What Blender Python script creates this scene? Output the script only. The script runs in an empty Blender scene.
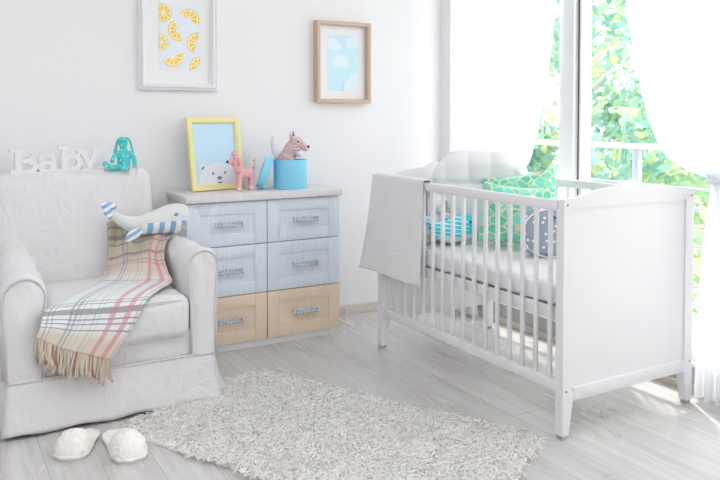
import bpy, bmesh, math, random
from mathutils import Vector, Matrix, noise
random.seed(7)
PI = math.pi
V = Vector
S = bpy.context.scene
COL = S.collection

# ------------------------------------------------------------------ materials
def mat(name, col, rough=0.6, spec=0.5, metal=0.0, bump=0.0, bscale=200.0, sheen=0.0, coat=0.0):
    m = bpy.data.materials.new(name); m.use_nodes = True
    nt = m.node_tree; b = nt.nodes['Principled BSDF']
    b.inputs['Base Color'].default_value = (*col, 1)
    b.inputs['Roughness'].default_value = rough
    b.inputs['Specular IOR Level'].default_value = spec
    b.inputs['Metallic'].default_value = metal
    if sheen: b.inputs['Sheen Weight'].default_value = sheen
    if coat: b.inputs['Coat Weight'].default_value = coat
    if bump:
        n = nt.nodes.new('ShaderNodeTexNoise'); n.inputs['Scale'].default_value = bscale
        n.inputs['Detail'].default_value = 4
        tc = nt.nodes.new('ShaderNodeTexCoord'); nt.links.new(tc.outputs['Object'], n.inputs['Vector'])
        bp = nt.nodes.new('ShaderNodeBump'); bp.inputs['Strength'].default_value = bump
        bp.inputs['Distance'].default_value = 0.01
        nt.links.new(n.outputs['Fac'], bp.inputs['Height']); nt.links.new(bp.outputs['Normal'], b.inputs['Normal'])
    return m

class NG:
    """small node-building helper"""
    def __init__(s, m):
        s.nt = m.node_tree; s.b = s.nt.nodes['Principled BSDF']
    def n(s, t, **kw):
        x = s.nt.nodes.new(t)
        for k, v in kw.items():
            if k in x.inputs: x.inputs[k].default_value = v
            else: setattr(x, k, v)
        return x
    def l(s, a, b): s.nt.links.new(a, b)
    def math(s, op, a, b=None, c=None):
        x = s.nt.nodes.new('ShaderNodeMath'); x.operation = op
        for i, v in enumerate((a, b, c)):
            if v is None: continue
            if isinstance(v, (int, float)): x.inputs[i].default_value = v
            else: s.l(v, x.inputs[i])
        return x.outputs[0]
    def mix(s, f, a, b, mode='MIX'):
        x = s.nt.nodes.new('ShaderNodeMix'); x.data_type = 'RGBA'; x.blend_type = mode
        for i, v in ((0, f), (6, a), (7, b)):
            if isinstance(v, (int, float)): x.inputs[i].default_value = v
            elif isinstance(v, tuple): x.inputs[i].default_value = (*v, 1)
            else: s.l(v, x.inputs[i])
        return x.outputs[2]
    def ramp(s, f, stops, interp='LINEAR'):
        x = s.nt.nodes.new('ShaderNodeValToRGB'); cr = x.color_ramp; cr.interpolation = interp
        while len(cr.elements) < len(stops): cr.elements.new(0.5)
        for e, (p, c) in zip(cr.elements, stops): e.position = p; e.color = (*c, 1)
        s.l(f, x.inputs[0]); return x.outputs[0]
    def coord(s, out='Object'):
        return s.nt.nodes.new('ShaderNodeTexCoord').outputs[out]
    def mapping(s, vec, scale=(1, 1, 1), rot=(0, 0, 0), loc=(0, 0, 0)):
        x = s.nt.nodes.new('ShaderNodeMapping'); s.l(vec, x.inputs[0])
        x.inputs['Scale'].default_value = scale; x.inputs['Rotation'].default_value = rot; x.inputs['Location'].default_value = loc
        return x.outputs[0]
    def sep(s, vec):
        x = s.nt.nodes.new('ShaderNodeSeparateXYZ'); s.l(vec, x.inputs[0]); return x.outputs
    def base(s, c): s.l(c, s.b.inputs['Base Color'])
    def bump(s, h, st=0.3, d=0.01):
        x = s.nt.nodes.new('ShaderNodeBump'); x.inputs['Strength'].default_value = st; x.inputs['Distance'].default_value = d
        s.l(h, x.inputs['Height']); s.l(x.outputs[0], s.b.inputs['Normal'])

M = {}
M['wall'] = mat('wall_paint', (0.85, 0.845, 0.845), 0.7, 0.3, bump=0.03, bscale=60)
M['ceil'] = mat('ceiling_paint', (0.86, 0.86, 0.86), 0.8)
M['white'] = mat('white_lacquer', (0.84, 0.835, 0.84), 0.35, 0.4)
M['cribwhite'] = mat('crib_white_lacquer', (0.79, 0.78, 0.785), 0.4, 0.4)
M['frame_white'] = mat('white_moulding', (0.82, 0.82, 0.83), 0.35)
M['matboard'] = mat('mat_board', (0.86, 0.86, 0.85), 0.8)
M['winframe'] = mat('window_frame_white', (0.92, 0.92, 0.93), 0.35)
M['gasket'] = mat('dark_gasket', (0.12, 0.11, 0.11), 0.6)
M['plinth'] = mat('plinth_grey', (0.45, 0.45, 0.44), 0.6)
M['skirting'] = mat('skirting_beige', (0.66, 0.62, 0.54), 0.5, bump=0.03, bscale=40)
M['slip'] = mat('slipcover_fabric', (0.735, 0.72, 0.72), 0.9, 0.2, bump=0.25, bscale=38, sheen=0.25)
g = NG(M['slip']); _w = g.n('ShaderNodeTexNoise', Scale=5.5, Detail=5, Roughness=0.55, Distortion=1.6); g.l(g.mapping(g.coord(), (1.0, 1.0, 0.55), (0.3, 0.5, 0.2)), _w.inputs['Vector'])
_b = g.n('ShaderNodeBump', Strength=0.36, Distance=0.05); g.l(_w.outputs['Fac'], _b.inputs['Height']); _o = g.b.inputs['Normal'].links[0].from_node; g.l(_b.outputs[0], _o.inputs['Normal'])
M['piping'] = mat('slipcover_piping', (0.66, 0.65, 0.655), 0.9, 0.2)
M['steel'] = mat('brushed_metal', (0.62, 0.66, 0.70), 0.3, 0.5, 0.85)
M['screw'] = mat('screw_metal', (0.25, 0.25, 0.26), 0.4, 0.5, 0.6)
M['yellow'] = mat('yellow_frame_paint', (0.84, 0.76, 0.36), 0.5, bump=0.05, bscale=90)
M['oak'] = mat('oak_frame_wood', (0.60, 0.45, 0.33), 0.5)
M['turq'] = mat('turquoise_card', (0.27, 0.70, 0.90), 0.35, 0.5)
M['black'] = mat('black_bead', (0.02, 0.02, 0.025), 0.25)
M['grey_ink'] = mat('grey_ink', (0.22, 0.24, 0.27), 0.8)
M['sheetwhite'] = mat('mattress_white', (0.80, 0.79, 0.80), 0.9, 0.2, bump=0.2, bscale=25)
M['tuft'] = mat('tufted_white_fabric', (0.85, 0.85, 0.85), 0.85, 0.2, bump=0.1, bscale=60)
M['plushwhite'] = mat('white_plush_fabric', (0.82, 0.82, 0.82), 0.95, 0.1, bump=0.5, bscale=220, sheen=0.4)
M['pink'] = mat('pink_fabric', (0.85, 0.46, 0.48), 0.85, 0.2, bump=0.2, bscale=300)
M['pinklight'] = mat('pale_pink_fabric', (0.86, 0.66, 0.64), 0.85, 0.2, bump=0.2, bscale=300)
M['signwhite'] = mat('sign_white', (0.80, 0.80, 0.80), 0.5)
M['sole'] = mat('slipper_sole', (0.60, 0.57, 0.53), 0.8)
M['fluff'] = mat('slipper_fluff', (0.88, 0.84, 0.775), 0.95, 0.1)
M['blue_eye'] = mat('blue_felt', (0.16, 0.33, 0.62), 0.9)
M['trunk'] = mat('bark', (0.46, 0.46, 0.48), 0.9, bump=0.5, bscale=20)
M['railing'] = mat('railing_paint', (0.78, 0.79, 0.80), 0.5)
M['railgrey'] = mat('railing_grey', (0.42, 0.45, 0.50), 0.5)
M['terrace'] = mat('terrace_tile', (0.72, 0.70, 0.66), 0.7, bump=0.05, bscale=10)
M['gap_shade'] = mat('drawer_gap_shade', (0.30, 0.31, 0.34), 0.8)  # shade between the drawer fronts, given as a colour

# floor: white-washed planks along y, 0.158 wide
m = mat('whitewashed_planks', (0.6, 0.6, 0.58), 0.24, 0.5); g = NG(m); M['floor'] = m
co = g.coord(); sx, sy, sz = g.sep(co)
pid = g.math('FLOOR', g.math('DIVIDE', g.math('SUBTRACT', sx, 1.895), 0.158))
fr = g.math('FRACT', g.math('DIVIDE', g.math('SUBTRACT', sx, 1.895), 0.158))
wn = g.n('ShaderNodeTexWhiteNoise', noise_dimensions='1D'); g.l(pid, wn.inputs['W'])
ysh = g.math('ADD', sy, g.math('MULTIPLY', wn.outputs['Value'], 7.3))
cb = g.n('ShaderNodeCombineXYZ'); g.l(g.math('MULTIPLY', sx, 9.0), cb.inputs[0]); g.l(g.math('MULTIPLY', ysh, 1.1), cb.inputs[1])
n1 = g.n('ShaderNodeTexNoise', Scale=1.6, Detail=6, Roughness=0.62); g.l(cb.outputs[0], n1.inputs['Vector'])
c1 = g.ramp(n1.outputs['Fac'], [(0.28, (0.48, 0.44, 0.40)), (0.42, (0.54, 0.52, 0.49)), (0.58, (0.625, 0.615, 0.595)), (0.8, (0.71, 0.71, 0.70))])
cb2 = g.n('ShaderNodeCombineXYZ'); g.l(g.math('MULTIPLY', sx, 40.0), cb2.inputs[0]); g.l(g.math('MULTIPLY', ysh, 1.6), cb2.inputs[1])
n2 = g.n('ShaderNodeTexNoise', Scale=1.0, Detail=3); g.l(cb2.outputs[0], n2.inputs['Vector'])
c2 = g.mix(0.25, c1, g.ramp(n2.outputs['Fac'], [(0.3, (0.50, 0.47, 0.44)), (0.7, (0.76, 0.76, 0.755))]))
cb3 = g.n('ShaderNodeCombineXYZ'); g.l(g.math('MULTIPLY', sx, 3.4), cb3.inputs[0]); g.l(g.math('MULTIPLY', ysh, 1.5), cb3.inputs[1])
vk = g.n('ShaderNodeTexVoronoi', Scale=1.25); g.l(cb3.outputs[0], vk.inputs['Vector'])
knot = g.ramp(vk.outputs['Distance'], [(0.02, (1, 1, 1)), (0.10, (0, 0, 0))])
c3 = g.mix(g.math('MULTIPLY', knot, 0.7), c2, (0.36, 0.31, 0.27))
tone = g.math('ADD', g.math('MULTIPLY', wn.outputs['Value'], 0.16), 0.90)
c3 = g.mix(1.0, c3, g.ramp(tone, [(0.0, (0, 0, 0)), (1.0, (1, 1, 1))]), 'MULTIPLY')
yj = g.math('FRACT', g.math('DIVIDE', g.math('ADD', sy, g.math('MULTIPLY', wn.outputs['Value'], 5.1)), 1.7))
seam = g.math('MAXIMUM', g.math('LESS_THAN', fr, 0.016), g.math('LESS_THAN', yj, 0.0022))
g.base(g.mix(seam, c3, (0.40, 0.38, 0.36)))
g.bump(g.math('SUBTRACT', n2.outputs['Fac'], g.math('MULTIPLY', seam, 2.0)), 0.12, 0.004)
g.l(g.ramp(n1.outputs['Fac'], [(0.3, (0.30,) * 3), (0.7, (0.20,) * 3)]), m.node_tree.nodes['Principled BSDF'].inputs['Roughness'])

def grain_mat(name, ca, cb_, rot90=False, rough=0.45):
    m = mat(name, ca, rough, 0.4); g = NG(m)
    co = g.coord(); mp = g.mapping(co, (9, 9, 1.4))
    nz = g.n('ShaderNodeTexNoise', Scale=1.2, Detail=2); g.l(mp, nz.inputs['Vector'])
    rings = g.math('FRACT', g.math('MULTIPLY', nz.outputs['Fac'], 14.0))
    line = g.ramp(rings, [(0.0, (1,) * 3), (0.16, (0,) * 3), (0.86, (0,) * 3), (1.0, (1,) * 3)])
    fine = g.n('ShaderNodeTexNoise', Scale=1.0, Detail=3); g.l(g.mapping(co, (120, 120, 6)), fine.inputs['Vector'])
    f = g.math('ADD', g.math('MULTIPLY', line, 0.55), g.math('MULTIPLY', fine.outputs['Fac'], 0.35))
    g.base(g.mix(f, ca, cb_)); g.bump(f, 0.08, 0.002)
    return m
M['bluewood'] = grain_mat('blue_stained_ash', (0.66, 0.73, 0.82), (0.80, 0.84, 0.89))
M['beigewood'] = grain_mat('natural_ash', (0.76, 0.61, 0.46), (0.83, 0.70, 0.56))
M['topwood'] = grain_mat('whitewashed_top', (0.70, 0.685, 0.67), (0.78, 0.77, 0.76))

# plaid from UVs (u across, v along, metres)
m = mat('plaid_wool', (0.7, 0.68, 0.6), 0.95, 0.1, sheen=0.3); g = NG(m); M['plaid'] = m
uvx, uvy, _ = g.sep(g.coord('UV'))
def stripes(coord, lst):
    tot = None
    for c, w in lst:
        s_ = g.math('LESS_THAN', g.math('ABSOLUTE', g.math('SUBTRACT', coord, c)), w / 2)
        tot = s_ if tot is None else g.math('MAXIMUM', tot, s_)
    return tot
col = g.ramp(uvy, [(0.0, (0.46, 0.42, 0.28)), (0.24, (0.64, 0.58, 0.46)), (0.36, (0.68, 0.60, 0.52)), (0.44, (0.70, 0.75, 0.72)), (0.89, (0.73, 0.77, 0.75)), (0.94, (0.66, 0.60, 0.49)), (1.0, (0.66, 0.60, 0.49))])
darkc = (0.22, 0.21, 0.22)
col = g.mix(g.math('MULTIPLY', stripes(uvx, [(0.06, 0.022), (0.115, 0.012), (0.30, 0.030), (0.355, 0.03), (0.41, 0.008), (0.47, 0.006), (0.56, 0.010), (0.61, 0.006)]), 0.62), col, (0.30, 0.32, 0.38))
col = g.mix(g.math('MULTIPLY', stripes(uvy, [(0.04, 0.012), (0.085, 0.02), (0.12, 0.008), (0.19, 0.014), (0.25, 0.008), (0.725, 0.008), (0.75, 0.008), (0.80, 0.034), (0.845, 0.008), (0.87, 0.008), (0.90, 0.006)]), 0.72), col, darkc)
col = g.mix(g.math('MULTIPLY', stripes(uvx, [(0.74, 0.055), (0.885, 0.055), (0.97, 0.012)]), 0.62), col, (0.62, 0.22, 0.29))
col = g.mix(g.math('MULTIPLY', stripes(uvy, [(0.20, 0.012), (0.28, 0.02), (0.44, 0.014), (0.475, 0.006)]), 0.5), col, (0.66, 0.22, 0.28))
wv = g.n('ShaderNodeTexNoise', Scale=260.0, Detail=2); g.l(g.coord(), wv.inputs['Vector'])
g.base(g.mix(0.25, col, wv.outputs['Color'], 'SOFT_LIGHT')); g.bump(wv.outputs['Fac'], 0.3, 0.003)

# striped whale belly / fins
def stripe_mat(name, ca, cb_, axis, period, below=None, duty=0.5, ctop=None, rot=(0, 0, 0), off=0.0):
    m = mat(name, ca, 0.9, 0.1, sheen=0.2); g = NG(m)
    co = g.mapping(g.coord(), rot=rot); xyz = g.sep(co)
    f = g.math('LESS_THAN', g.math('FRACT', g.math('ADD', g.math('DIVIDE', xyz[axis], period), off)), duty)
    c = g.mix(f, ca, cb_)
    if below is not None:
        xo = g.sep(g.coord())
        lim = g.math('ADD', g.math('MULTIPLY', xo[0], below[1]), below[0])
        c = g.mix(g.math('MAXIMUM', g.math('GREATER_THAN', xo[2], lim), g.math('LESS_THAN', xo[0], -0.075)), c, ctop)
    g.base(c); return m

# giraffe blotches
m = mat('giraffe_fabric', (0.2, 0.7, 0.5), 0.85, 0.2, sheen=0.2); g = NG(m); M['giraffe'] = m
vo = g.n('ShaderNodeTexVoronoi', Scale=26.0, feature='DISTANCE_TO_EDGE'); g.l(g.coord(), vo.inputs['Vector'])
vc = g.n('ShaderNodeTexVoronoi', Scale=26.0); g.l(g.coord(), vc.inputs['Vector'])
grn = g.mix(g.math('MULTIPLY', g.sep(vc.outputs['Color'])[0], 1.0), (0.13, 0.56, 0.36), (0.24, 0.74, 0.54))
g.base(g.mix(g.math('LESS_THAN', vo.outputs['Distance'], 0.065), grn, (0.74, 0.68, 0.50)))

# grey with white dots
m = mat('grey_dotted_fabric', (0.3, 0.35, 0.4), 0.85, 0.2, sheen=0.2); g = NG(m); M['dots'] = m
vo = g.n('ShaderNodeTexVoronoi', Scale=30.0, Randomness=0.55, voronoi_dimensions='2D'); xo = g.sep(g.coord()); cbd = g.n('ShaderNodeCombineXYZ'); g.l(xo[0], cbd.inputs[0]); g.l(xo[2], cbd.inputs[1]); g.l(cbd.outputs[0], vo.inputs['Vector'])
g.base(g.mix(g.math('LESS_THAN', vo.outputs['Distance'], 0.17), (0.33, 0.39, 0.46), (0.88, 0.88, 0.88)))

# teal toy with pale dots
m = mat('teal_print_fabric', (0.1, 0.6, 0.6), 0.85, 0.2, sheen=0.2); g = NG(m); M['teal'] = m
vo = g.n('ShaderNodeTexVoronoi', Scale=75.0, Randomness=0.8); g.l(g.coord(), vo.inputs['Vector'])
g.base(g.mix(g.math('LESS_THAN', vo.outputs['Distance'], 0.24), (0.09, 0.60, 0.57), (0.46, 0.86, 0.82)))

# pink tweed check of the terrier
m = mat('pink_tweed', (0.6, 0.4, 0.4), 0.9, 0.2); g = NG(m); M['tweed'] = m
ck = g.n('ShaderNodeTexChecker', Scale=130.0); g.l(g.coord(), ck.inputs['Vector'])
g.base(g.mix(ck.outputs['Fac'], (0.84, 0.64, 0.62), (0.50, 0.37, 0.37)))

# turquoise striped whale of the crib
m = mat('turquoise_stripes', (0.1, 0.7, 0.8), 0.85, 0.2, sheen=0.2); g = NG(m); M['whale2'] = m
xo = g.sep(g.coord())
w = g.math('FRACT', g.math('DIVIDE', g.math('ADD', xo[2], g.math('MULTIPLY', xo[0], 0.16)), 0.021))
line = g.math('MULTIPLY', g.math('LESS_THAN', w, 0.25), g.math('LESS_THAN', xo[0], 0.055))
g.base(g.mix(line, (0.06, 0.66, 0.78), (0.75, 0.93, 0.93)))

# knit blanket
m = mat('white_knit', (0.80, 0.795, 0.80), 0.95, 0.1, sheen=0.3); g = NG(m); M['knit'] = m
uv = g.coord('UV'); ux, uy, _ = g.sep(uv)
rib = g.math('SINE', g.math('MULTIPLY', ux, 230.0)); row = g.math('SINE', g.math('MULTIPLY', uy, 420.0))
cab = g.math('SINE', g.math('ADD', g.math('MULTIPLY', ux, 60.0), g.math('MULTIPLY', g.math('SINE', g.math('MULTIPLY', uy, 40.0)), 1.2)))
h = g.math('ADD', g.math('MULTIPLY', g.math('MULTIPLY', rib, row), 0.5), g.math('MULTIPLY', cab, 0.7))
g.bump(h, 0.5, 0.004)

# rug pile: slight random tone per strand
m = mat('rug_pile', (0.75, 0.74, 0.71), 0.95, 0.1); g = NG(m); M['pile'] = m
trp = g.n('ShaderNodeBsdfTranslucent'); mxp = g.n('ShaderNodeMixShader'); mxp.inputs[0].default_value = 0.4
g.l(g.b.outputs[0], mxp.inputs[1]); g.l(trp.outputs[0], mxp.inputs[2]); g.l(mxp.outputs[0], g.nt.nodes['Material Output'].inputs['Surface'])
trp.inputs['Color'].default_value = (0.96, 0.95, 0.935, 1)
ge = g.n('ShaderNodeNewGeometry')
g.base(g.ramp(ge.outputs['Random Per Island'], [(0.0, (0.60, 0.56, 0.50)), (0.16, (0.84, 0.82, 0.77)), (0.5, (0.94, 0.93, 0.90)), (1.0, (0.97, 0.96, 0.94))]))
m = mat('slipper_fur', (0.90, 0.875, 0.83), 0.95, 0.1); g = NG(m); M['fur'] = m
trp = g.n('ShaderNodeBsdfTranslucent'); mxp = g.n('ShaderNodeMixShader'); mxp.inputs[0].default_value = 0.5; trp.inputs['Color'].default_value = (0.92, 0.90, 0.86, 1)
g.l(g.b.outputs[0], mxp.inputs[1]); g.l(trp.outputs[0], mxp.inputs[2]); g.l(mxp.outputs[0], g.nt.nodes['Material Output'].inputs['Surface'])
M['rugback'] = mat('rug_backing', (0.93, 0.925, 0.91), 0.95)
m = mat('fringe_yarn', (0.6, 0.5, 0.4), 0.95, 0.1); g = NG(m); M['fringe'] = m
ge = g.n('ShaderNodeNewGeometry')
g.base(g.ramp(ge.outputs['Random Per Island'], [(0.0, (0.56, 0.48, 0.36)), (0.45, (0.64, 0.57, 0.46)), (0.68, (0.36, 0.19, 0.18)), (0.80, (0.62, 0.54, 0.43)), (0.90, (0.30, 0.27, 0.27))], 'CONSTANT'))

# leaves
def leafmat(name, stops):
    m = mat(name, (0.3, 0.5, 0.2), 0.6, 0.3); g = NG(m)
    ge = g.n('ShaderNodeNewGeometry'); c = g.ramp(ge.outputs['Random Per Island'], stops)
    g.base(c)
    tr = g.n('ShaderNodeBsdfTranslucent'); g.l(c, tr.inputs['Color'])
    mx = g.n('ShaderNodeMixShader'); mx.inputs[0].default_value = 0.45
    out = g.nt.nodes['Material Output']
    g.l(g.b.outputs[0], mx.inputs[1]); g.l(tr.outputs[0], mx.inputs[2]); g.l(mx.outputs[0], out.inputs['Surface'])
    return m
M['leaf_cool'] = leafmat('leaves_cool', [(0.0, (0.28, 0.50, 0.43)), (0.5, (0.38, 0.60, 0.51)), (0.8, (0.52, 0.68, 0.44)), (1.0, (0.76, 0.76, 0.40))])
M['leaf_warm'] = leafmat('leaves_warm', [(0.0, (0.36, 0.55, 0.38)), (0.5, (0.48, 0.64, 0.40)), (0.8, (0.72, 0.72, 0.38)), (1.0, (0.82, 0.68, 0.40))])

# sheer curtain
m = mat('sheer_voile', (0.92, 0.93, 0.94), 0.9, 0.1); g = NG(m); M['sheer'] = m
tr = g.n('ShaderNodeBsdfTranslucent'); tr.inputs['Color'].default_value = (0.93, 0.95, 0.97, 1)
tp = g.n('ShaderNodeBsdfTransparent'); tp.inputs['Color'].default_value = (0.97, 0.98, 1, 1)
m1 = g.n('ShaderNodeMixShader'); m1.inputs[0].default_value = 0.55
m2 = g.n('ShaderNodeMixShader'); m2.inputs[0].default_value = 0.22
out = g.nt.nodes['Material Output']
g.l(g.b.outputs[0], m1.inputs[1]); g.l(tr.outputs[0], m1.inputs[2])
g.l(m1.outputs[0], m2.inputs[1]); g.l(tp.outputs[0], m2.inputs[2]); g.l(m2.outputs[0], out.inputs['Surface'])

# thin clear glass
def glassmat(name, tint, gloss):
    m = mat(name, (1, 1, 1), 0.05); g = NG(m)
    tp = g.n('ShaderNodeBsdfTransparent'); tp.inputs['Color'].default_value = (*tint, 1)
    gl = g.n('ShaderNodeBsdfGlossy'); gl.inputs['Roughness'].default_value = 0.02
    fz = g.n('ShaderNodeFresnel'); fz.inputs['IOR'].default_value = 1.45
    ge_ = g.n('ShaderNodeNewGeometry')
    mx = g.n('ShaderNodeMixShader'); g.l(g.math('MULTIPLY', g.math('MULTIPLY', fz.outputs[0], gloss), g.math('SUBTRACT', 1.0, ge_.outputs['Backfacing'])), mx.inputs[0])
    g.l(tp.outputs[0], mx.inputs[1]); g.l(gl.outputs[0], mx.inputs[2]); g.l(mx.outputs[0], g.nt.nodes['Material Output'].inputs['Surface'])
    return m
M['glass'] = glassmat('window_glass', (0.98, 0.98, 0.985), 1.0)

# prints
M['print_blue'] = mat('print_pale_blue', (0.80, 0.85, 0.91), 0.7)
M['lemon_rind'] = mat('print_lemon_rind', (0.94, 0.68, 0.12), 0.7)
M['lemon_flesh'] = mat('print_lemon_flesh', (0.95, 0.66, 0.04), 0.7)
M['print_white'] = mat('print_white', (0.88, 0.88, 0.88), 0.7)
M['print_sky'] = mat('print_sky', (0.60, 0.83, 0.91), 0.7)
M['print_cloud'] = mat('print_cloud', (0.76, 0.88, 0.93), 0.7)
M['print_sky2'] = mat('print_bear_sky', (0.56, 0.76, 0.90), 0.7)
M['print_bear'] = mat('print_bear', (0.76, 0.81, 0.86), 0.7)

# ------------------------------------------------------------------ object helpers
def thing(name, label, cat, loc=(0, 0, 0), rotz=0.0, group=None):
    o = bpy.data.objects.new(name, None); COL.objects.link(o)
    o.location = loc; o.rotation_euler = (0, 0, rotz); o.empty_display_size = 0.05
    o['label'] = label; o['category'] = cat
    if group: o['group'] = group
    return o
def tag(o, label, cat, group=None):
    o['label'] = label; o['category'] = cat
    if group: o['group'] = group
    return o
def obj(name, bm, m, parent=None, world=False, smooth=True, label=None, angle=None):
    """link bm as one mesh; world=True means bm is in world coordinates and the root is unrotated"""
    if world and parent is not None:
        top = parent
        while top.parent: top = top.parent
        bmesh.ops.translate(bm, vec=-V(top.location), verts=bm.verts)
    bmesh.ops.recalc_face_normals(bm, faces=bm.faces)
    me = bpy.data.meshes.new(name); bm.to_mesh(me); bm.free()
    for x in (m if isinstance(m, (list, tuple)) else [m]): me.materials.append(x)
    if smooth:
        me.polygons.foreach_set('use_smooth', [True] * len(me.polygons))
        if angle: me.set_sharp_from_angle(angle=math.radians(angle))
    o = bpy.data.objects.new(name, me); COL.objects.link(o)
    if parent is not None: o.parent = parent
    if label: o['label'] = label
    return o
def struct(name, bm, m, parent=None, **kw):
    o = obj(name, bm, m, parent, **kw)
    if parent is None: o['kind'] = 'structure'
    return o
def B(): return bmesh.new()

def box(bm, lo, hi, bev=0.0, seg=2, mtx=None):
    lo, hi = V(lo), V(hi); c = (lo + hi) / 2; s = hi - lo
    r = bmesh.ops.create_cube(bm, size=1.0)
    vs = r['verts']
    for v in vs: v.co = V((v.co.x * s.x, v.co.y * s.y, v.co.z * s.z)) + c
    if bev > 0:
        es = {e for v in vs for e in v.link_edges}
        rr = bmesh.ops.bevel(bm, geom=list(es), offset=min(bev, min(s) * 0.49), segments=seg, affect='EDGES', profile=0.5)
        vs = list({v for f in rr['faces'] for v in f.verts} | {v for v in vs if v.is_valid})
    if mtx is not None: bmesh.ops.transform(bm, matrix=mtx, verts=vs)
    return vs
def prism(bm, pts, axis, a, b):
    """extrude a 2-D outline between a and b along axis (0,1,2); pts are the other two coords in order"""
    def P(p, t):
        q = list(p); q.insert(axis, t); return q
    lo = [bm.verts.new(P(p, a)) for p in pts]; hi = [bm.verts.new(P(p, b)) for p in pts]
    n = len(pts)
    bm.faces.new(lo); bm.faces.new(hi[::-1])
    for i in range(n): bm.faces.new((lo[i], lo[(i + 1) % n], hi[(i + 1) % n], hi[i]))
    return lo + hi
def cyl(bm, p0, p1, r0, r1=None, seg=20):
    return tube(bm, [V(p0), V(p1)], [r0, r0 if r1 is None else r1], seg)
def tube(bm, pts, rad, seg=10, closed=False, flat=(1, 1), up=None):
    pts = [V(p) for p in pts]; n = len(pts)
    if not isinstance(rad, (list, tuple)): rad = [rad] * n
    rings = []; ref = None; allv = []
    for i, p in enumerate(pts):
        if closed: d = (pts[(i + 1) % n] - pts[i - 1]).normalized()
        else: d = (pts[min(i + 1, n - 1)] - pts[max(i - 1, 0)]).normalized()
        if ref is None:
            ref = V(up) if up is not None else (V((0, 0, 1)) if abs(d.z) < 0.9 else V((1, 0, 0)))
        x = d.cross(ref)
        if x.length < 1e-6: x = d.orthogonal()
        x.normalize(); y = x.cross(d).normalized(); ref = y
        ring = [bm.verts.new(p + x * math.cos(2 * PI * k / seg) * rad[i] * flat[0] + y * math.sin(2 * PI * k / seg) * rad[i] * flat[1]) for k in range(seg)]
        rings.append(ring); allv += ring
    m_ = n if closed else n - 1
    for i in range(m_):
        a, b = rings[i], rings[(i + 1) % n]
        for k in range(seg): bm.faces.new((a[k], a[(k + 1) % seg], b[(k + 1) % seg], b[k]))
    if not closed: bm.faces.new(rings[0][::-1]); bm.faces.new(rings[-1])
    return allv
def ball(bm, c, r, seg=16, rot=None):
    if not isinstance(r, (tuple, list)): r = (r, r, r)
    rr = bmesh.ops.create_uvsphere(bm, u_segments=seg, v_segments=max(6, seg * 2 // 3), radius=1.0)
    mt = Matrix.Translation(V(c)) @ (rot.to_4x4() if rot else Matrix()) @ Matrix.Diagonal((*r, 1))
    bmesh.ops.transform(bm, matrix=mt, verts=rr['verts']); return rr['verts']
def lathe(bm, prof, seg=40, c=(0, 0, 0)):
    rings = []
    for r, z in prof:
        rings.append([bm.verts.new((c[0] + r * math.cos(2 * PI * k / seg), c[1] + r * math.sin(2 * PI * k / seg), c[2] + z)) for k in range(seg)])
    for a, b in zip(rings, rings[1:]):
        for k in range(seg): bm.faces.new((a[k], a[(k + 1) % seg], b[(k + 1) % seg], b[k]))
    bm.faces.new(rings[0][::-1]); bm.faces.new(rings[-1])
    return [v for r in rings for v in r]
def fbm(p, o=3): return noise.fractal(V(p), 1.0, 2.0, o)
def softbox(bm, c, h, r, n=14, crown=(0, 0, 0), amp=0.0, sc=6.0, seed=0.0):
    """rounded upholstery block: half sizes h, corner radius r, crowned faces, wrinkles"""
    b2 = B(); bmesh.ops.create_cube(b2, size=2.0)
    bmesh.ops.subdivide_edges(b2, edges=b2.edges[:], cuts=n, use_grid_fill=True)
    h = V(h); c = V(c)
    out = []
    for v in b2.verts:
        u = v.co.copy()
        # cluster samples to the borders so the rounding is well sampled
        u = V([math.copysign(1 - (1 - abs(t)) ** 1.35, t) for t in u])
        p = V((u.x * h.x, u.y * h.y, u.z * h.z))
        q = V([max(-h[i] + r, min(h[i] - r, p[i])) for i in range(3)])
        d = p - q
        if d.length > 1e-9: p = q + d.normalized() * r
        for i in range(3):
            if crown[i]:
                j, k = [(1, 2), (0, 2), (0, 1)][i]
                p[i] += crown[i] * (u[i]) * max(0, 1 - u[j] ** 2) * max(0, 1 - u[k] ** 2)
        if amp:
            w = c + p
            nn = fbm((w.x * sc + seed, w.y * sc, w.z * sc * 0.6))
            p += (p.normalized()) * nn * amp
        v.co = p + c
    me = bpy.data.meshes.new('t'); b2.to_mesh(me); b2.free(); k0 = len(bm.verts)
    bm.from_mesh(me); bpy.data.meshes.remove(me); bm.verts.ensure_lookup_table()
    return bm.verts[k0:]
def grid(bm, f, nu, nv, uv=True, uvf=None):
    """surface patch f(u,v)->xyz, u,v in 0..1, with UVs"""
    vs = [[bm.verts.new(f(i / nu, j / nv)) for i in range(nu + 1)] for j in range(nv + 1)]
    lay = bm.loops.layers.uv.verify() if uv else None
    for j in range(nv):
        for i in range(nu):
            fc = bm.faces.new((vs[j][i], vs[j][i + 1], vs[j + 1][i + 1], vs[j + 1][i]))
            if lay:
                for lp, (a, b) in zip(fc.loops, ((i, j), (i + 1, j), (i + 1, j + 1), (i, j + 1))):
                    lp[lay].uv = (uvf or (lambda a_, b_: (a_, b_)))(a / nu, b / nv)
    return vs
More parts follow.
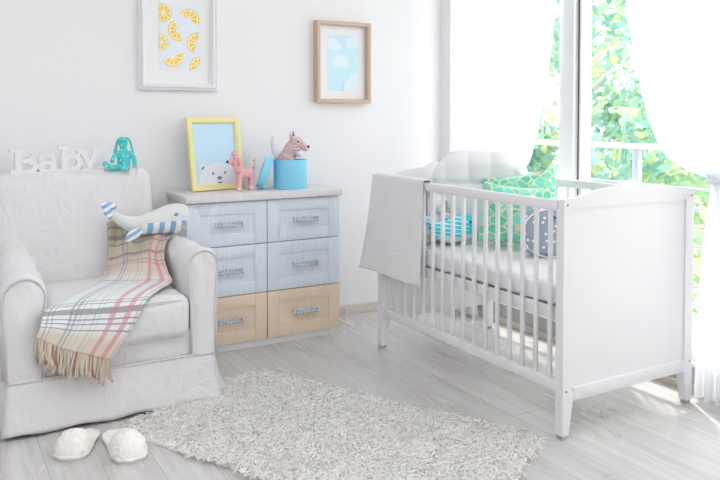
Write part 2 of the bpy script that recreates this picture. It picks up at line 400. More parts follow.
def pillow(bm, w, h, t, n=22, pinch=0.05, amp=0.006, seed=0.0):
    """stuffed cushion in the local xz plane, centre at origin, base to -h/2"""
    def shell(s):
        def f(u, v):
            a, b = 2 * u - 1, 2 * v - 1
            px = a * w / 2 * (1 - pinch * (1 - b * b) * abs(a)); pz = b * h / 2 * (1 - pinch * (1 - a * a) * abs(b))
            th = t / 2 * (max(0, 1 - a ** 4) ** 0.6) * (max(0, 1 - b ** 4) ** 0.6)
            th *= 1 + 0.0
            wv_ = amp * fbm((px * 11 + seed, pz * 11, s)) * min(1, 4 * (1 - max(abs(a), abs(b))))
            return (px, s * th + wv_, pz)
        return f
    grid(bm, shell(1), n, n); grid(bm, shell(-1), n, n)
    bmesh.ops.remove_doubles(bm, verts=bm.verts, dist=1e-4)
def remesh(o, vox=0.004, smooth=3):
    md = o.modifiers.new('remesh', 'REMESH'); md.mode = 'VOXEL'; md.voxel_size = vox; md.use_smooth_shade = True
    sm = o.modifiers.new('smooth', 'SMOOTH'); sm.factor = 0.5; sm.iterations = smooth
    return o
def catmull(pts, n=8):
    pts = [V(p) for p in pts]; out = []
    for i in range(len(pts) - 1):
        p0, p1, p2, p3 = pts[max(i - 1, 0)], pts[i], pts[i + 1], pts[min(i + 2, len(pts) - 1)]
        for k in range(n):
            t = k / n
            out.append(0.5 * ((2 * p1) + (p2 - p0) * t + (2 * p0 - 5 * p1 + 4 * p2 - p3) * t * t + (3 * p1 - p0 - 3 * p2 + p3) * t ** 3))
    out.append(pts[-1]); return out
def lerp_tab(tab, x):
    for (a, b), (c, d) in zip(tab, tab[1:]):
        if (a <= x <= c) or (a >= x >= c):
            return b + (d - b) * (x - a) / (c - a)
    return tab[0][1] if abs(x - tab[0][0]) < abs(x - tab[-1][0]) else tab[-1][1]
def place(bm, mt): bmesh.ops.transform(bm, matrix=mt, verts=bm.verts)

# ------------------------------------------------------------------ the room
WX, WY = 2.701, 3.711
CEIL = 2.60
bm = B(); box(bm, (-1.6, -2.4, -0.1), (WX + 0.2, WY + 0.15, 0.0)); struct('floor', bm, M['floor'], smooth=False)
bm = B(); box(bm, (-1.6, WY, 0.0), (WX + 0.2, WY + 0.15, CEIL)); struct('wall_back', bm, M['wall'], smooth=False)
bm = B()                                             # window wall: pier at the corner, header, and the pier beyond the frame
box(bm, (WX, 3.615, 0.0), (WX + 0.2, WY, CEIL)); box(bm, (WX, 1.0, 2.42), (WX + 0.2, 3.615, CEIL)); box(bm, (WX, -0.7, 0.0), (WX + 0.2, 1.0, CEIL)); box(bm, (WX, -2.4, 2.42), (WX + 0.2, -0.7, CEIL))
struct('wall_right', bm, M['wall'], smooth=False)
bm = B(); box(bm, (WX - 0.001, 1.0, 0.0), (WX + 0.2, 3.615, 0.105)); struct('trim_1', bm, M['plinth'], smooth=False)
bm = B(); box(bm, (WX - 0.012, 1.0, 0.105), (WX + 0.19, 3.615, 0.122), 0.003); struct('trim_2', bm, M['winframe'], smooth=False)
bm = B(); box(bm, (WX - 0.014, -2.4, 0.0), (WX - 0.001, WY, 0.03), 0.003); struct('baseboard_right', bm, M['skirting'], smooth=False)
bm = B(); box(bm, (-1.6, WY - 0.016, 0.0), (2.043, WY, 0.053), 0.004); box(bm, (2.047, WY - 0.016, 0.0), (WX - 0.015, WY, 0.053), 0.004)
box(bm, (2.025, WY - 0.019, 0.0), (2.065, WY - 0.016, 0.055), 0.001); struct('baseboard_back', bm, M['skirting'], smooth=False)
bm = B(); box(bm, (-1.75, -2.4, 0.0), (-1.6, WY + 0.15, CEIL)); struct('wall_left', bm, mat('low_bounce_grey', (0.55, 0.55, 0.56), 0.7), smooth=False)  # unseen wall, made grey to cut bounce light onto the crib front
bm = B(); box(bm, (-1.75, -2.55, 0.0), (WX + 0.2, -2.4, 0.35)); box(bm, (-1.75, -2.55, 2.45), (WX + 0.2, -2.4, CEIL)); box(bm, (-1.75, -2.55, 0.35), (WX + 0.2, -2.4, 2.45)); struct('wall_front', bm, M['wall'], smooth=False)
if True:
    bm = B()                                         # ceiling; its unseen opening is added to brighten rug and floor from above
    for lo, hi in (((-1.6, -2.4), (WX + 0.2, 0.3)), ((-1.6, 2.0), (WX + 0.2, WY + 0.15)), ((-1.6, 0.3), (-1.2, 2.0)), ((0.9, 0.3), (WX + 0.2, 2.0))):
        box(bm, (*lo, CEIL), (*hi, CEIL + 0.1))
    struct('ceiling', bm, M['ceil'], smooth=False)

# two tall windows with a wide white post between them
def window(name, y0, y1):
    x0, x1 = WX + 0.02, WX + 0.09
    bm = B(); fw = 0.045; fr = 0.016 if name == 'window_2' else fw
    box(bm, (x0, y0, 0.122), (x1, y0 + fw, 2.42), 0.006); box(bm, (x0, y1 - fr, 0.122), (x1, y1, 2.42), 0.006)
    box(bm, (x0, y0 + fw, 0.122), (x1, y1 - fr, 0.122 + fw), 0.006); box(bm, (x0, y0 + fw, 2.42 - fw), (x1, y1 - fr, 2.42), 0.006)
    o = struct(name, bm, M['winframe'], angle=40)
    bm = B(); box(bm, (x0 + 0.03, y0 + fw, 0.122 + fw), (x0 + 0.036, y1 - fr, 2.42 - fw)); obj('pane', bm, M['glass'], o, smooth=False)
    return o
w1 = window('window_1', 2.70, 3.615)
bm = B(); box(bm, (WX + 0.0, 2.628, 0.122), (WX + 0.1, 2.70, 2.42), 0.006); obj('window_post', bm, M['winframe'], w1, angle=40)
w2 = window('window_2', 1.0, 2.612)
bm = B(); box(bm, (WX + 0.03, 2.612, 0.122), (WX + 0.09, 2.628, 2.42)); obj('gasket', bm, M['gasket'], w2, smooth=False, label='dark rubber gap beside the window post')

# outside: terrace, railing, trees
bm = B(); box(bm, (WX + 0.2, -2.0, -0.2), (3.75, 9.0, -0.02)); o = struct('terrace', bm, M['terrace'], smooth=False)
t = thing('balcony_railing', 'white balcony railing with thin lower rails outside the window', 'railing', (3.6, 4.0, -0.02))
bm = B(); box(bm, (3.58, -1.5, 0.935), (3.63, 8.5, 0.965), 0.006); obj('handrail', bm, M['railing'], t, world=True)
for z in (0.73, 0.625, 0.525, 0.42, 0.31, 0.20):
    bm = B(); cyl(bm, (3.605, -1.5, z), (3.605, 8.5, z), 0.007, seg=8); obj('lower_rail', bm, M['railgrey'], t, world=True)
for y in (0.2, 1.6, 3.0, 4.5, 6.0, 7.5):
    bm = B(); box(bm, (3.585, y - 0.02, -0.02), (3.625, y + 0.02, 0.935), 0.004); obj('baluster', bm, M['railgrey'], t, world=True)
bm = B(); box(bm, (3.75, -30, -3.2), (60, 60, -3.0)); struct('ground', bm, mat('grass_ground', (0.50, 0.52, 0.46), 0.9, bump=0.3, bscale=3), smooth=False)

def tree(x, y, h, r, nleaf, lm, label, seed, low=0.25):
    rnd = random.Random(seed)
    t = thing('tree', label, 'tree', (x, y, -3.0), group='trees beyond the balcony')
    bm = B(); H = h
    tr = [V((0.03 * math.sin(k * 1.3 + seed), 0.03 * math.cos(k * 1.7 + seed), H * k / 6)) for k in range(7)]
    tube(bm, tr, [0.085 - 0.011 * k for k in range(7)], 9)
    for k in range(7):
        a = rnd.uniform(0, 2 * PI); b0 = tr[2 + k % 4]
        d = V((math.cos(a), math.sin(a), 0.6)) * r * 0.7
        tube(bm, [b0, b0 + d * 0.5 + V((0, 0, .1)), b0 + d], [0.03, 0.02, 0.008], 6)
    obj('trunk', bm, M['trunk'], t)
    bm = B()
    clumps = []
    for k in range(26):
        a = rnd.uniform(0, 2 * PI); q = rnd.uniform(0.15, 1) ** 0.5
        z = rnd.uniform(low, 1.0)
        rr = r * q * math.sin(PI * min(0.93, 0.18 + 0.75 * (z - low) / (1 - low)))
        clumps.append((V((rr * math.cos(a), rr * math.sin(a), z * H)), rnd.uniform(0.35, 0.62) * r * 0.62))
    for k in range(nleaf):
        c, cr = rnd.choice(clumps)
        d = V((rnd.gauss(0, 1), rnd.gauss(0, 1), rnd.gauss(0, 0.8))).normalized() * cr * rnd.uniform(0.55, 1.05)
        p = c + d; s = rnd.uniform(0.045, 0.085)
        q = V((rnd.gauss(0, 1), rnd.gauss(0, 1), rnd.gauss(0, 1))).normalized(); u = q.orthogonal().normalized(); w = q.cross(u)
        ang = rnd.uniform(0, 2 * PI); u, w = u * math.cos(ang) + w * math.sin(ang), w * math.cos(ang) - u * math.sin(ang)
        pts = [(-1, 0, 0), (-0.35, 0.5, 0.10), (0.35, 0.42, 0.10), (1, 0, -0.15), (0.35, -0.42, 0.10), (-0.35, -0.5, 0.10)]
        vs = [bm.verts.new(p + u * a_ * s + w * b_ * s + q * c_ * s) for a_, b_, c_ in pts]
        bm.faces.new((vs[0], vs[1], vs[2], vs[3])); bm.faces.new((vs[0], vs[3], vs[4], vs[5]))
    f = obj('foliage', bm, M[lm], t, smooth=False); f['kind'] = 'stuff'
tree(5.2, 5.14, 6.2, 1.25, 6000, 'leaf_cool', 'nearest leafy tree with cool green leaves behind the balcony railing', 1)
tree(7.0, 5.2, 6.8, 1.5, 6000, 'leaf_warm', 'yellow-green tree seen just right of the window post', 2)
tree(6.0, 7.3, 6.0, 1.5, 5000, 'leaf_cool', 'bluish green tree seen left of the window post', 3)
tree(5.6, 2.4, 4.9, 1.3, 5000, 'leaf_warm', 'yellowish low tree seen beside the right curtain', 4)
tree(8.6, 4.6, 7.2, 1.9, 5500, 'leaf_cool', 'tall pale tree furthest behind the other trees', 5)

# ------------------------------------------------------------------ curtains
def curtain(label, free, far, seed, tie_y, tie_z, xc=2.635, folds=9):
    zs = [2.38 - k * 2.365 / 70 for k in range(71)]
    t = thing('curtain', label, 'curtain', (xc, tie_y, 0.0), group='sheer white curtains')
    def f(u, v):
        z = 2.38 - v * 2.365
        a, b = lerp_tab(free, z), lerp_tab(far, z)
        wdt = abs(a - b)
        y = a + (b - a) * u
        tight = min(1.0, wdt / 0.9)
        ph = u * folds * 2 * PI + 0.8 * math.sin(z * 2.1 + seed) + seed
        x = xc + (0.010 + 0.016 * (1 - abs(tight - 0.5))) * math.sin(ph) + 0.006 * math.sin(2.3 * ph + z * 3)
        zz = z
        if z > tie_z:                       # cloth sags in swags toward the tie
            zz = z - 0.05 * math.exp(-((z - tie_z - 0.12) / 0.15) ** 2) * (1 - u) * 0.6
        return (x, y, zz)
    bm = B(); grid(bm, f, 120, 90, uv=False); obj('curtain_fabric', bm, M['sheer'], t, world=True)
    a, b = lerp_tab(free, tie_z), lerp_tab(far, tie_z); c = (a + b) / 2; h = abs(a - b) / 2 + 0.012
    bm = B(); tube(bm, [(xc + 0.05 * math.cos(k * PI / 12), c + h * math.sin(k * PI / 12), tie_z + 0.012 * math.cos(k * PI / 12)) for k in range(24)], 0.008, 8, closed=True)
    obj('tieback', bm, M['railing'], t, world=True)
    return t
curtain('sheer white curtain held to the right of the window by a tieback',
        [(2.38, 2.40), (1.63, 2.255), (1.35, 2.21), (1.15, 2.155), (1.06, 2.11), (0.99, 2.055), (0.95, 1.99), (0.925, 1.92), (0.905, 1.85), (0.88, 1.835), (0.6, 1.875), (0.3, 1.895), (0.0, 1.912)],
        [(2.38, 1.15), (1.5, 1.30), (1.1, 1.55), (0.92, 1.70), (0.88, 1.71), (0.6, 1.62), (0.0, 1.50)], 0.4, 1.78, 0.885)
curtain('sheer white curtain pulled to the wall corner behind the crib',
        [(2.38, 2.64), (1.69, 2.70), (1.31, 2.757), (1.05, 2.82), (0.92, 2.87), (0.80, 3.0), (0.72, 3.2), (0.68, 3.33), (0.64, 3.34), (0.3, 3.30), (0.0, 3.274)],
        [(2.38, 3.54), (1.2, 3.53), (0.66, 3.47), (0.3, 3.46), (0.0, 3.45)], 2.1, 3.4, 0.66)

# ------------------------------------------------------------------ dresser
DX0, DX1, DY0, DY1, DZ = 1.030, 1.830, 3.390, 3.688, 0.722
t = thing('dresser', 'six-drawer dresser with pale blue and natural wood drawers', 'dresser', ((DX0 + DX1) / 2, 3.54, 0.0)); dresser = t
bm = B(); box(bm, (DX0 + 0.002, DY0 + 0.022, 0.037), (DX1 - 0.002, DY1, DZ), 0.003); obj('body', bm, M['topwood'], t, world=True, angle=40)
bm = B(); box(bm, (DX0 + 0.02, DY0 + 0.018, 0.0), (DX1 - 0.015, DY1 - 0.02, 0.037), 0.002); obj('plinth', bm, M['white'], t, world=True, angle=40)
bm = B(); box(bm, (DX0 - 0.008, DY0 - 0.022, DZ + 0.001), (DX1 + 0.006, DY1, 0.757), 0.004); obj('top', bm, M['topwood'], t, world=True, angle=40)
bm = B(); box(bm, (DX0 + 0.006, DY0 + 0.0155, 0.04), (DX1 - 0.006, DY0 + 0.0225, DZ - 0.002)); obj('gap_shade_sheet', bm, M['gap_shade'], t, world=True, smooth=False)  # dark sheet added behind the fronts, standing in for shade in the gaps
xm = (DX0 + DX1) / 2
def make_handle(cx, cz, par):
    bm = B(); y = DY0 - 0.022
    for k in range(9):                                  # beaded twin rows
        px = cx - 0.064 + 0.016 * k
        for dz in (-0.0075, 0.0075): ball(bm, (px, y, cz + dz), (0.0074, 0.006, 0.0074), 10)
    tube(bm, [(cx - 0.066, y + 0.003, cz), (cx + 0.066, y + 0.003, cz)], 0.006, 10)
    for s in (-1, 1):
        tube(bm, [(cx + s * 0.058, y + 0.002, cz), (cx + s * 0.058, DY0 + 0.009, cz)], 0.005, 10)
        box(bm, (cx + s * 0.066 - 0.004, y - 0.005, cz - 0.014), (cx + s * 0.066 + 0.004, y + 0.005, cz + 0.014), 0.002)
    obj('handle', bm, M['steel'], par, world=True, label='beaded silver bar handle')
rows = [(0.511, DZ - 0.004, 'bluewood'), (0.2706, 0.507, 'bluewood'), (0.0389, 0.2666, 'beigewood')]
for ri, (z0, z1, mt) in enumerate(rows):
    for x0, x1 in ((DX0, xm - 0.002), (xm + 0.002, DX1)):
        bm = B(); ix, iz0, iz1 = 0.062, 0.056, 0.058
        yb, yf, yp = DY0 + 0.015, DY0, DY0 + 0.010
        # frame of four rails around a recessed panel
        box(bm, (x0, yf, z0), (x0 + ix, yb, z1), 0.0015); box(bm, (x1 - ix, yf, z0), (x1, yb, z1), 0.0015)
        box(bm, (x0 + ix, yf, z0), (x1 - ix, yb, z0 + iz0), 0.0015); box(bm, (x0 + ix, yf, z1 - iz1), (x1 - ix, yb, z1), 0.0015)
        box(bm, (x0 + ix - 0.001, yp - 0.004, z0 + iz0 - 0.001), (x1 - ix + 0.001, yb, z1 - iz1 + 0.001))
        d = obj('drawer', bm, M[mt], t, world=True, angle=35, label='natural beige wood drawer front' if ri == 2 else 'pale blue wood-grain drawer front')
        make_handle((x0 + x1) / 2, (z0 + z1) / 2 + 0.002, d)

# ------------------------------------------------------------------ crib
CX0, CX1, CY0, CY1 = 1.897, 2.592, 1.884, 3.118
cw = M['cribwhite']
t = thing('crib', 'white wooden baby crib with barred sides and scalloped solid ends', 'crib', ((CX0 + CX1) / 2, (CY0 + CY1) / 2, 0.0)); crib = t
crest = [(0, .893), (.03, .892), (.05, .886), (.068, .876), (.08, .871), (.10, .871), (.14, .868), (.18, .863), (.22, .856), (.26, .848), (.30, .842), (.33, .839), (.3475, .838)]
def end_panel(y, out):
    """y: outer face, out: -1 towards the camera end, +1 far end"""
    th = 0.024; ya, yb = (y, y + th) if out < 0 else (y - th, y)
    cx = (CX0 + CX1) / 2
    prof = [(cx - d, z) for d, z in reversed(crest)] + [(cx + d, z) for d, z in crest[1:]]
    prof[0] = (CX0, prof[0][1]); prof[-1] = (CX1, prof[-1][1])
    bm = B(); prism(bm, [(CX0, 0.805)] + prof + [(CX1, 0.805)], 1, ya, yb)
    top = obj('head_rail', bm, cw, t, world=True, angle=30)
    yp = (ya + 0.006, yb - 0.002) if out < 0 else (ya + 0.002, yb - 0.006)
    bm = B(); box(bm, (CX0 + 0.03, yp[0], 0.17), (CX1 - 0.045, yp[1], 0.806)); obj('end_panel', bm, cw, t, world=True, smooth=False)
    bm = B(); box(bm, (CX0 + 0.052, ya - 0.001, 0.130), (CX1 - 0.052, yb, 0.178), 0.003); obj('bottom_rail', bm, cw, t, world=True, angle=40)
    yy = (ya, ya + 0.036) if out < 0 else (yb - 0.036, yb)
    for s, xo in ((1, CX0), (-1, CX1)):
        w_hi, w_lo = (0.030 if s == 1 else 0.046), 0.030
        pts = [(xo, 0.012), (xo + s * w_lo, 0.012), (xo + s * 0.054, 0.16), (xo + s * w_hi, 0.19), (xo + s * w_hi, 0.805), (xo, 0.805)]
        bm = B(); prism(bm, pts, 1, *yy); lg = obj('leg', bm, cw, t, world=True, angle=30)
        bm = B(); box(bm, (xo + min(0, s * w_lo) + .003, yy[0] + .003, 0.0), (xo + max(0, s * w_lo) - .003, yy[1] - .003, 0.012), 0.003); obj('foot_glide', bm, M['plinth'], lg, world=True)
        ysc = ya - 0.0015 if out < 0 else yb + 0.0015
        for z in (0.820, 0.168):
            bm = B(); tube(bm, [(xo + s * 0.016, ysc - 0.002, z), (xo + s * 0.016, ysc + 0.003, z)], 0.0034, 12); obj('screw', bm, M['screw'], t, world=True, label='dark screw head')
end_panel(CY0, -1); end_panel(CY1, 1)
def side(x0, x1):
    xc = (x0 + x1) / 2
    bm = B(); box(bm, (x0, CY0 + 0.036, 0.797), (x1, CY1 - 0.036, 0.834), 0.005); obj('top_rail', bm, cw, t, world=True, angle=40)
    bm = B(); box(bm, (x0, CY0 + 0.036, 0.160), (x1, CY1 - 0.036, 0.198), 0.004); obj('side_rail', bm, cw, t, world=True, angle=40)
    for k in range(16):
        y = 3.0319 - 0.07139 * k
        bm = B(); box(bm, (xc - 0.008, y - 0.0085, 0.196), (xc + 0.008, y + 0.0085, 0.799), 0.0055, 3); obj('bar', bm, cw, t, world=True, angle=50)
side(CX0 + 0.001, CX0 + 0.025); side(CX1 - 0.025, CX1 - 0.001)
bm = B()
box(bm, (CX0 + 0.032, CY0 + 0.03, 0.402), (CX0 + 0.05, CY1 - 0.03, 0.446), 0.003); box(bm, (CX1 - 0.05, CY0 + 0.03, 0.402), (CX1 - 0.032, CY1 - 0.03, 0.446), 0.003)
box(bm, (CX0 + 0.05, CY0 + 0.03, 0.415), (CX1 - 0.05, CY1 - 0.03, 0.440)); obj('bed_base', bm, cw, t, world=True, angle=40)

t = thing('mattress', 'white crib mattress under a fitted sheet inside the crib', 'mattress', (2.245, 2.5, 0.446))
bm = B(); softbox(bm, (2.245, 2.501, 0.488), (0.306, 0.585, 0.040), 0.02, 26, (0, 0, 0.004), 0.003, 9); obj('mattress_cover', bm, M['sheetwhite'], t, world=True)

# knitted blanket over the front rail
kb = B()
def fk(u, v):
    y = 3.147 - 0.425 * u
    L_out, L_in = 0.455, 0.16; tot = L_out + L_in + 0.05
    s = v * tot
    rip = 0.006 * math.sin(u * 17 + 1.0) * min(1, s / 0.25) + 0.004 * math.sin(u * 31 + s * 5)
    if s < L_out:                                  # outside, from the hem up
        z = 0.385 + s * (0.840 - 0.385) / L_out; d = (1 - s / L_out)
        x = CX0 - 0.010 - 0.020 * d + rip * d
        yy = y + (0.10 * (1 - u) ** 1.3 - 0.012 * u) * d * d ** 0.2
        z += 0.008 * math.sin(u * 5 + .6) * d - 0.02 * (1 - u) * d
        return (x, yy, z)
    s -= L_out
    if s < 0.05:
        a = s / 0.05 * PI
        return (CX0 + 0.0125 - 0.0225 * math.cos(a), y, 0.840 + 0.006 * math.sin(a))
    s -= 0.05
    return (CX0 + 0.035 + rip * 0.2, y, 0.840 - s)
grid(kb, fk, 60, 90, uvf=lambda a, b: (a * 0.43, b * 0.665))
o = obj('knitted_blanket', kb, M['knit']); sd = o.modifiers.new('thickness', 'SOLIDIFY'); sd.thickness = 0.006; sd.offset = 0
tag(o, 'white cable-knit baby blanket hung over the corner of the crib rail', 'blanket')

# ------------------------------------------------------------------ things in the crib
MT = 0.531                                                     # mattress top
# big scalloped, tufted cushion across the far corner
t = thing('tufted_cushion', 'large white tufted cushion with an arched top standing in the crib', 'cushion', (2.325, 2.865, MT), -0.745)
W2, HC = 0.275, 0.432
def archtop(a): return HC - 0.24 * (max(0, abs(a) - 0.28) / 0.72) ** 2.6 * 1.0
def tuftf(s):
    def f(u, v):
        a = 2 * u - 1
        zt = archtop(a); z = v * zt
        x = a * W2 * (1 - 0.04 * math.cos(min(1, z / HC) * PI))
        edge = min(1, (1 - abs(a)) / 0.16, v / 0.1 if v < 0.5 else 9, (1 - v) / 0.14)
        th = 0.048 * max(0, min(1, edge)) ** 0.5
        zs = 0.272
        if s < 0:
            if z > zs:                                   # fan of channels above the seam
                fan = abs(math.sin((a * 2.6 + 0.5) * PI))
                th *= 0.78 + 0.30 * fan ** 0.6
            th -= 0.016 * math.exp(-((z - zs) / 0.012) ** 2) * min(1, edge)
        return (x, s * th, z)
    return f
bm = B(); grid(bm, tuftf(-1), 64, 44); grid(bm, tuftf(1), 64, 44); bmesh.ops.remove_doubles(bm, verts=bm.verts, dist=2e-4)
tc = obj('cushion_cover', bm, M['tuft'], t)
for a in (-0.577, -0.19, 0.19, 0.577):
    bm = B(); ball(bm, (a * W2, -0.030, 0.272), (0.008, 0.005, 0.008), 12); obj('button', bm, M['tuft'], t)

# ruffled white plush behind the turquoise whale
t = thing('plush_lamb', 'white fluffy plush toy sitting behind the turquoise whale in the crib', 'toy', (2.055, 2.925, MT))
bm = B(); ball(bm, (0, 0, 0.075), (0.075, 0.055, 0.078), 20); ball(bm, (0.035, -0.01, 0.175), (0.052, 0.045, 0.05), 18)
tube(bm, catmull([(0.05, -0.03, .12), (0.10, -0.035, .11), (0.115, -0.04, .05)], 5), 0.02, 10); tube(bm, catmull([(-0.05, -0.03, .12), (-0.10, -0.03, .10), (-0.11, -0.035, .06)], 5), 0.02, 10)
tube(bm, [(-.04, -.02, .03), (-.06, -.075, .025)], [.03, .024], 10); tube(bm, [(.04, -.02, .03), (.06, -.075, .025)], [.03, .024], 10)
for v in bm.verts: v.co += v.co.normalized() * 0.006 * fbm(v.co * 60)
remesh(obj('body', bm, M['plushwhite'], t), 0.005, 1)
for s in (-1, 1):
    bm = B(); tube(bm, catmull([(0.035 + s * .035, -0.01, .205), (0.035 + s * .065, -0.02, .19), (0.035 + s * .072, -0.025, .15)], 5), [.008] + [.016] * 9 + [.008], 10, flat=(1, .5)); obj('ear', bm, M['plushwhite'], t)

t = thing('plush_whale', 'turquoise striped plush whale lying against the crib bars', 'toy', (2.105, 2.79, MT), 0.10); t.scale = (.88,) * 3
bm = B()
sp = catmull([(-0.15, 0, 0.115), (-0.10, 0, 0.085), (-0.03, 0, 0.075), (0.05, 0, 0.085), (0.105, 0, 0.095), (0.128, 0, 0.10)], 6)
rr = [0.018 + 0.0 * k for k in range(len(sp))]
for k in range(len(sp)): rr[k] = lerp_tab([(0, 0.02), (0.2, 0.042), (0.45, 0.062), (0.7, 0.070), (0.88, 0.055), (1.0, 0.018)], k / (len(sp) - 1))
tube(bm, sp, rr, 20); bd = remesh(obj('body', bm, M['whale2'], t), 0.004, 4)
bm = B(); sp2 = [p + V((0.004, -0.004, -0.034 - 0.0 * k)) for k, p in enumerate(sp[4:])]
tube(bm, sp2, [r * 0.82 for r in rr[4:]], 18, flat=(1.0, 0.55)); obj('belly', bm, M['plushwhite'], t, label='white underside')
for s in (-1, 1):
    bm = B(); ball(bm, (-0.165, s * 0.026, 0.128), (0.024, 0.034, 0.011), 14, Matrix.Rotation(s * 0.5, 3, 'Z')); obj('tail_fin', bm, M['whale2'], t)
bm = B(); ball(bm, (0.068, -0.060, 0.122), (0.006, 0.004, 0.006), 10); obj('eye', bm, M['black'], t)
bm = B(); ball(bm, (-0.03, -0.070, 0.065), (0.034, 0.008, 0.018), 12, Matrix.Rotation(0.5, 3, 'Y')); obj('flipper', bm, M['whale2'], t)

def put_pillow(name, label, cx, cy, rz, lean, w, h, tk, mt_, seed, roll=0.0, cat='pillow', group=None):
    t = thing(name, label, cat, (cx, cy, MT), rz, group)
    bm = B(); pillow(bm, w, h, tk, 26, 0.10, 0.012, seed)
    zmin = min((Matrix.Rotation(roll, 3, 'Y') @ v.co).z for v in bm.verts)
    place(bm, Matrix.Rotation(-lean, 4, 'X') @ Matrix.Translation((0, 0, -zmin)) @ Matrix.Rotation(roll, 4, 'Y'))
    zm = min(v.co.z for v in bm.verts); bmesh.ops.translate(bm, vec=(0, 0, -zm + 0.002), verts=bm.verts)
    obj('cover', bm, mt_, t)
    return t
put_pillow('pillow', 'green giraffe-patterned pillow standing nearest the front bars of the crib', 2.265, 2.53, -0.56, 0.12, 0.34, 0.275, 0.10, M['giraffe'], 1.0, 0.10)
put_pillow('pillow', 'green giraffe-patterned pillow with a raised corner, behind the other green pillow', 2.375, 2.60, -0.62, 0.16, 0.34, 0.315, 0.10, M['giraffe'], 5.0, -0.16)

t = thing('plush_pillow', 'round grey plush pillow with white dots and closed-eye lashes in the crib', 'pillow', (2.275, 2.345, MT), -0.60); t.scale = (1.12, 1.0, 1.02)
bm = B(); softbox(bm, (0, 0, 0.105), (0.105, 0.048, 0.103), 0.046, 16, (0, 0.012, 0), 0.004, 14)
for v in bm.verts:
    zf = max(-1, min(1, (v.co.z - 0.105) / 0.105)); v.co.x *= 1 - 0.22 * abs(zf) ** 3
obj('body', bm, M['dots'], t)
bm = B(); tube(bm, [(0.107 * math.cos(k * PI / 20) * (1 - .12 * abs(math.sin(k * PI / 20)) ** 3), -0.040, 0.105 + 0.100 * math.sin(k * PI / 20)) for k in range(40)], 0.004, 8, closed=True); obj('piping', bm, M['print_white'], t, label='white edge piping')
bm = B()
tube(bm, catmull([(0.005, -0.062, .178), (0.028, -0.062, .166), (0.055, -0.059, .163)], 6), 0.0022, 6)
for px, pz, dx, dz in ((0.012, .174, -.008, -.016), (0.028, .166, -.002, -.017), (0.045, .163, .007, -.015)): tube(bm, [(px, -0.062, pz), (px + dx, -0.062, pz + dz)], 0.0018, 6)
obj('eyelash', bm, M['black'], t)
bm = B(); ball(bm, (0.075, -0.046, 0.10), (0.034, 0.014, 0.05), 16); obj('patch', bm, M['giraffe'], t, label='green giraffe-print patch')

# ------------------------------------------------------------------ pictures
def pic_frame(name, label, x0, x1, z0, z1, fw, depth, fm, mat_m, mat_w, prof='flat', loc=None, rz=0.0, lean=0.0):
    """framed picture in local x/z, front to -y; the back sits at y=0"""
    w, h = x1 - x0, z1 - z0
    t = thing(name, label, 'picture', loc or ((x0 + x1) / 2, WY - 0.001, z0), rz)
    R = Matrix.Rotation(-lean, 4, 'X')
    # mitred moulding: sweep a profile (offset inward, depth) round the rectangle
    P = {'flat': [(0, 0), (0, depth), (0.003, depth + 0.003), (fw * 0.75, depth + 0.003), (fw, depth - 0.004), (fw, 0)],
         'white': [(0, 0), (0, depth * 0.6), (fw * 0.15, depth * 0.8), (fw * 0.3, depth * 0.62), (fw * 0.45, depth), (fw * 0.7, depth), (fw * 0.85, depth * 0.6), (fw, depth * 0.5), (fw, 0)]}[prof]
    bm = B(); cor = [(-w / 2, 0, 1, 1), (w / 2, 0, -1, 1), (w / 2, h, -1, -1), (-w / 2, h, 1, -1)]
    loops = [[bm.verts.new((cx + sx * o_, -d, cz + sz * o_)) for o_, d in P] for cx, cz, sx, sz in cor]
    for i in range(4):
        a, b = loops[i], loops[(i + 1) % 4]
        for k in range(len(P)): bm.faces.new((a[k], a[(k + 1) % len(P)], b[(k + 1) % len(P)], b[k]))
    place(bm, R); obj('frame', bm, fm, t, angle=30)
    yi = depth * 0.25
    if mat_w:
        bm = B(); box(bm, (-w / 2 + fw * 0.8, -yi, fw * 0.8), (w / 2 - fw * 0.8, -yi + 0.004, h - fw * 0.8)); place(bm, R); obj('mat_board', bm, mat_m, t, smooth=False)
    return t, R, yi
def disc(bm, cx, cz, rx, rz_, y, mi, a0=0.0, a1=2 * PI, n=40, rot=0.0, clip=None, thick=0.0006):
    pts = []
    full = abs(a1 - a0 - 2 * PI) < 1e-6
    for k in range(n if full else n + 1):
        a = a0 + (a1 - a0) * k / n; x, z = rx * math.cos(a), rz_ * math.sin(a)
        pts.append((cx + x * math.cos(rot) - z * math.sin(rot), cz + x * math.sin(rot) + z * math.cos(rot)))
    poly(bm, pts, y, mi, clip, thick)
def poly(bm, pts, y, mi, clip=None, thick=0.0006):
    if clip:
        for ax, s, lim in ((0, 1, clip[0]), (0, -1, clip[1]), (1, 1, clip[2]), (1, -1, clip[3])):
            out = []
            for i in range(len(pts)):
                p, q = pts[i], pts[(i + 1) % len(pts)]
                dp, dq = s * (p[ax] - lim), s * (q[ax] - lim)
                if dp >= 0: out.append(p)
                if dp * dq < 0:
                    tt = dp / (dp - dq); out.append((p[0] + (q[0] - p[0]) * tt, p[1] + (q[1] - p[1]) * tt))
            pts = out
            if len(pts) < 3: return
    nf = len(bm.faces)
    prism(bm, pts, 1, y - thick, y); bm.faces.ensure_lookup_table()
    for f in bm.faces[nf:]: f.material_index = mi

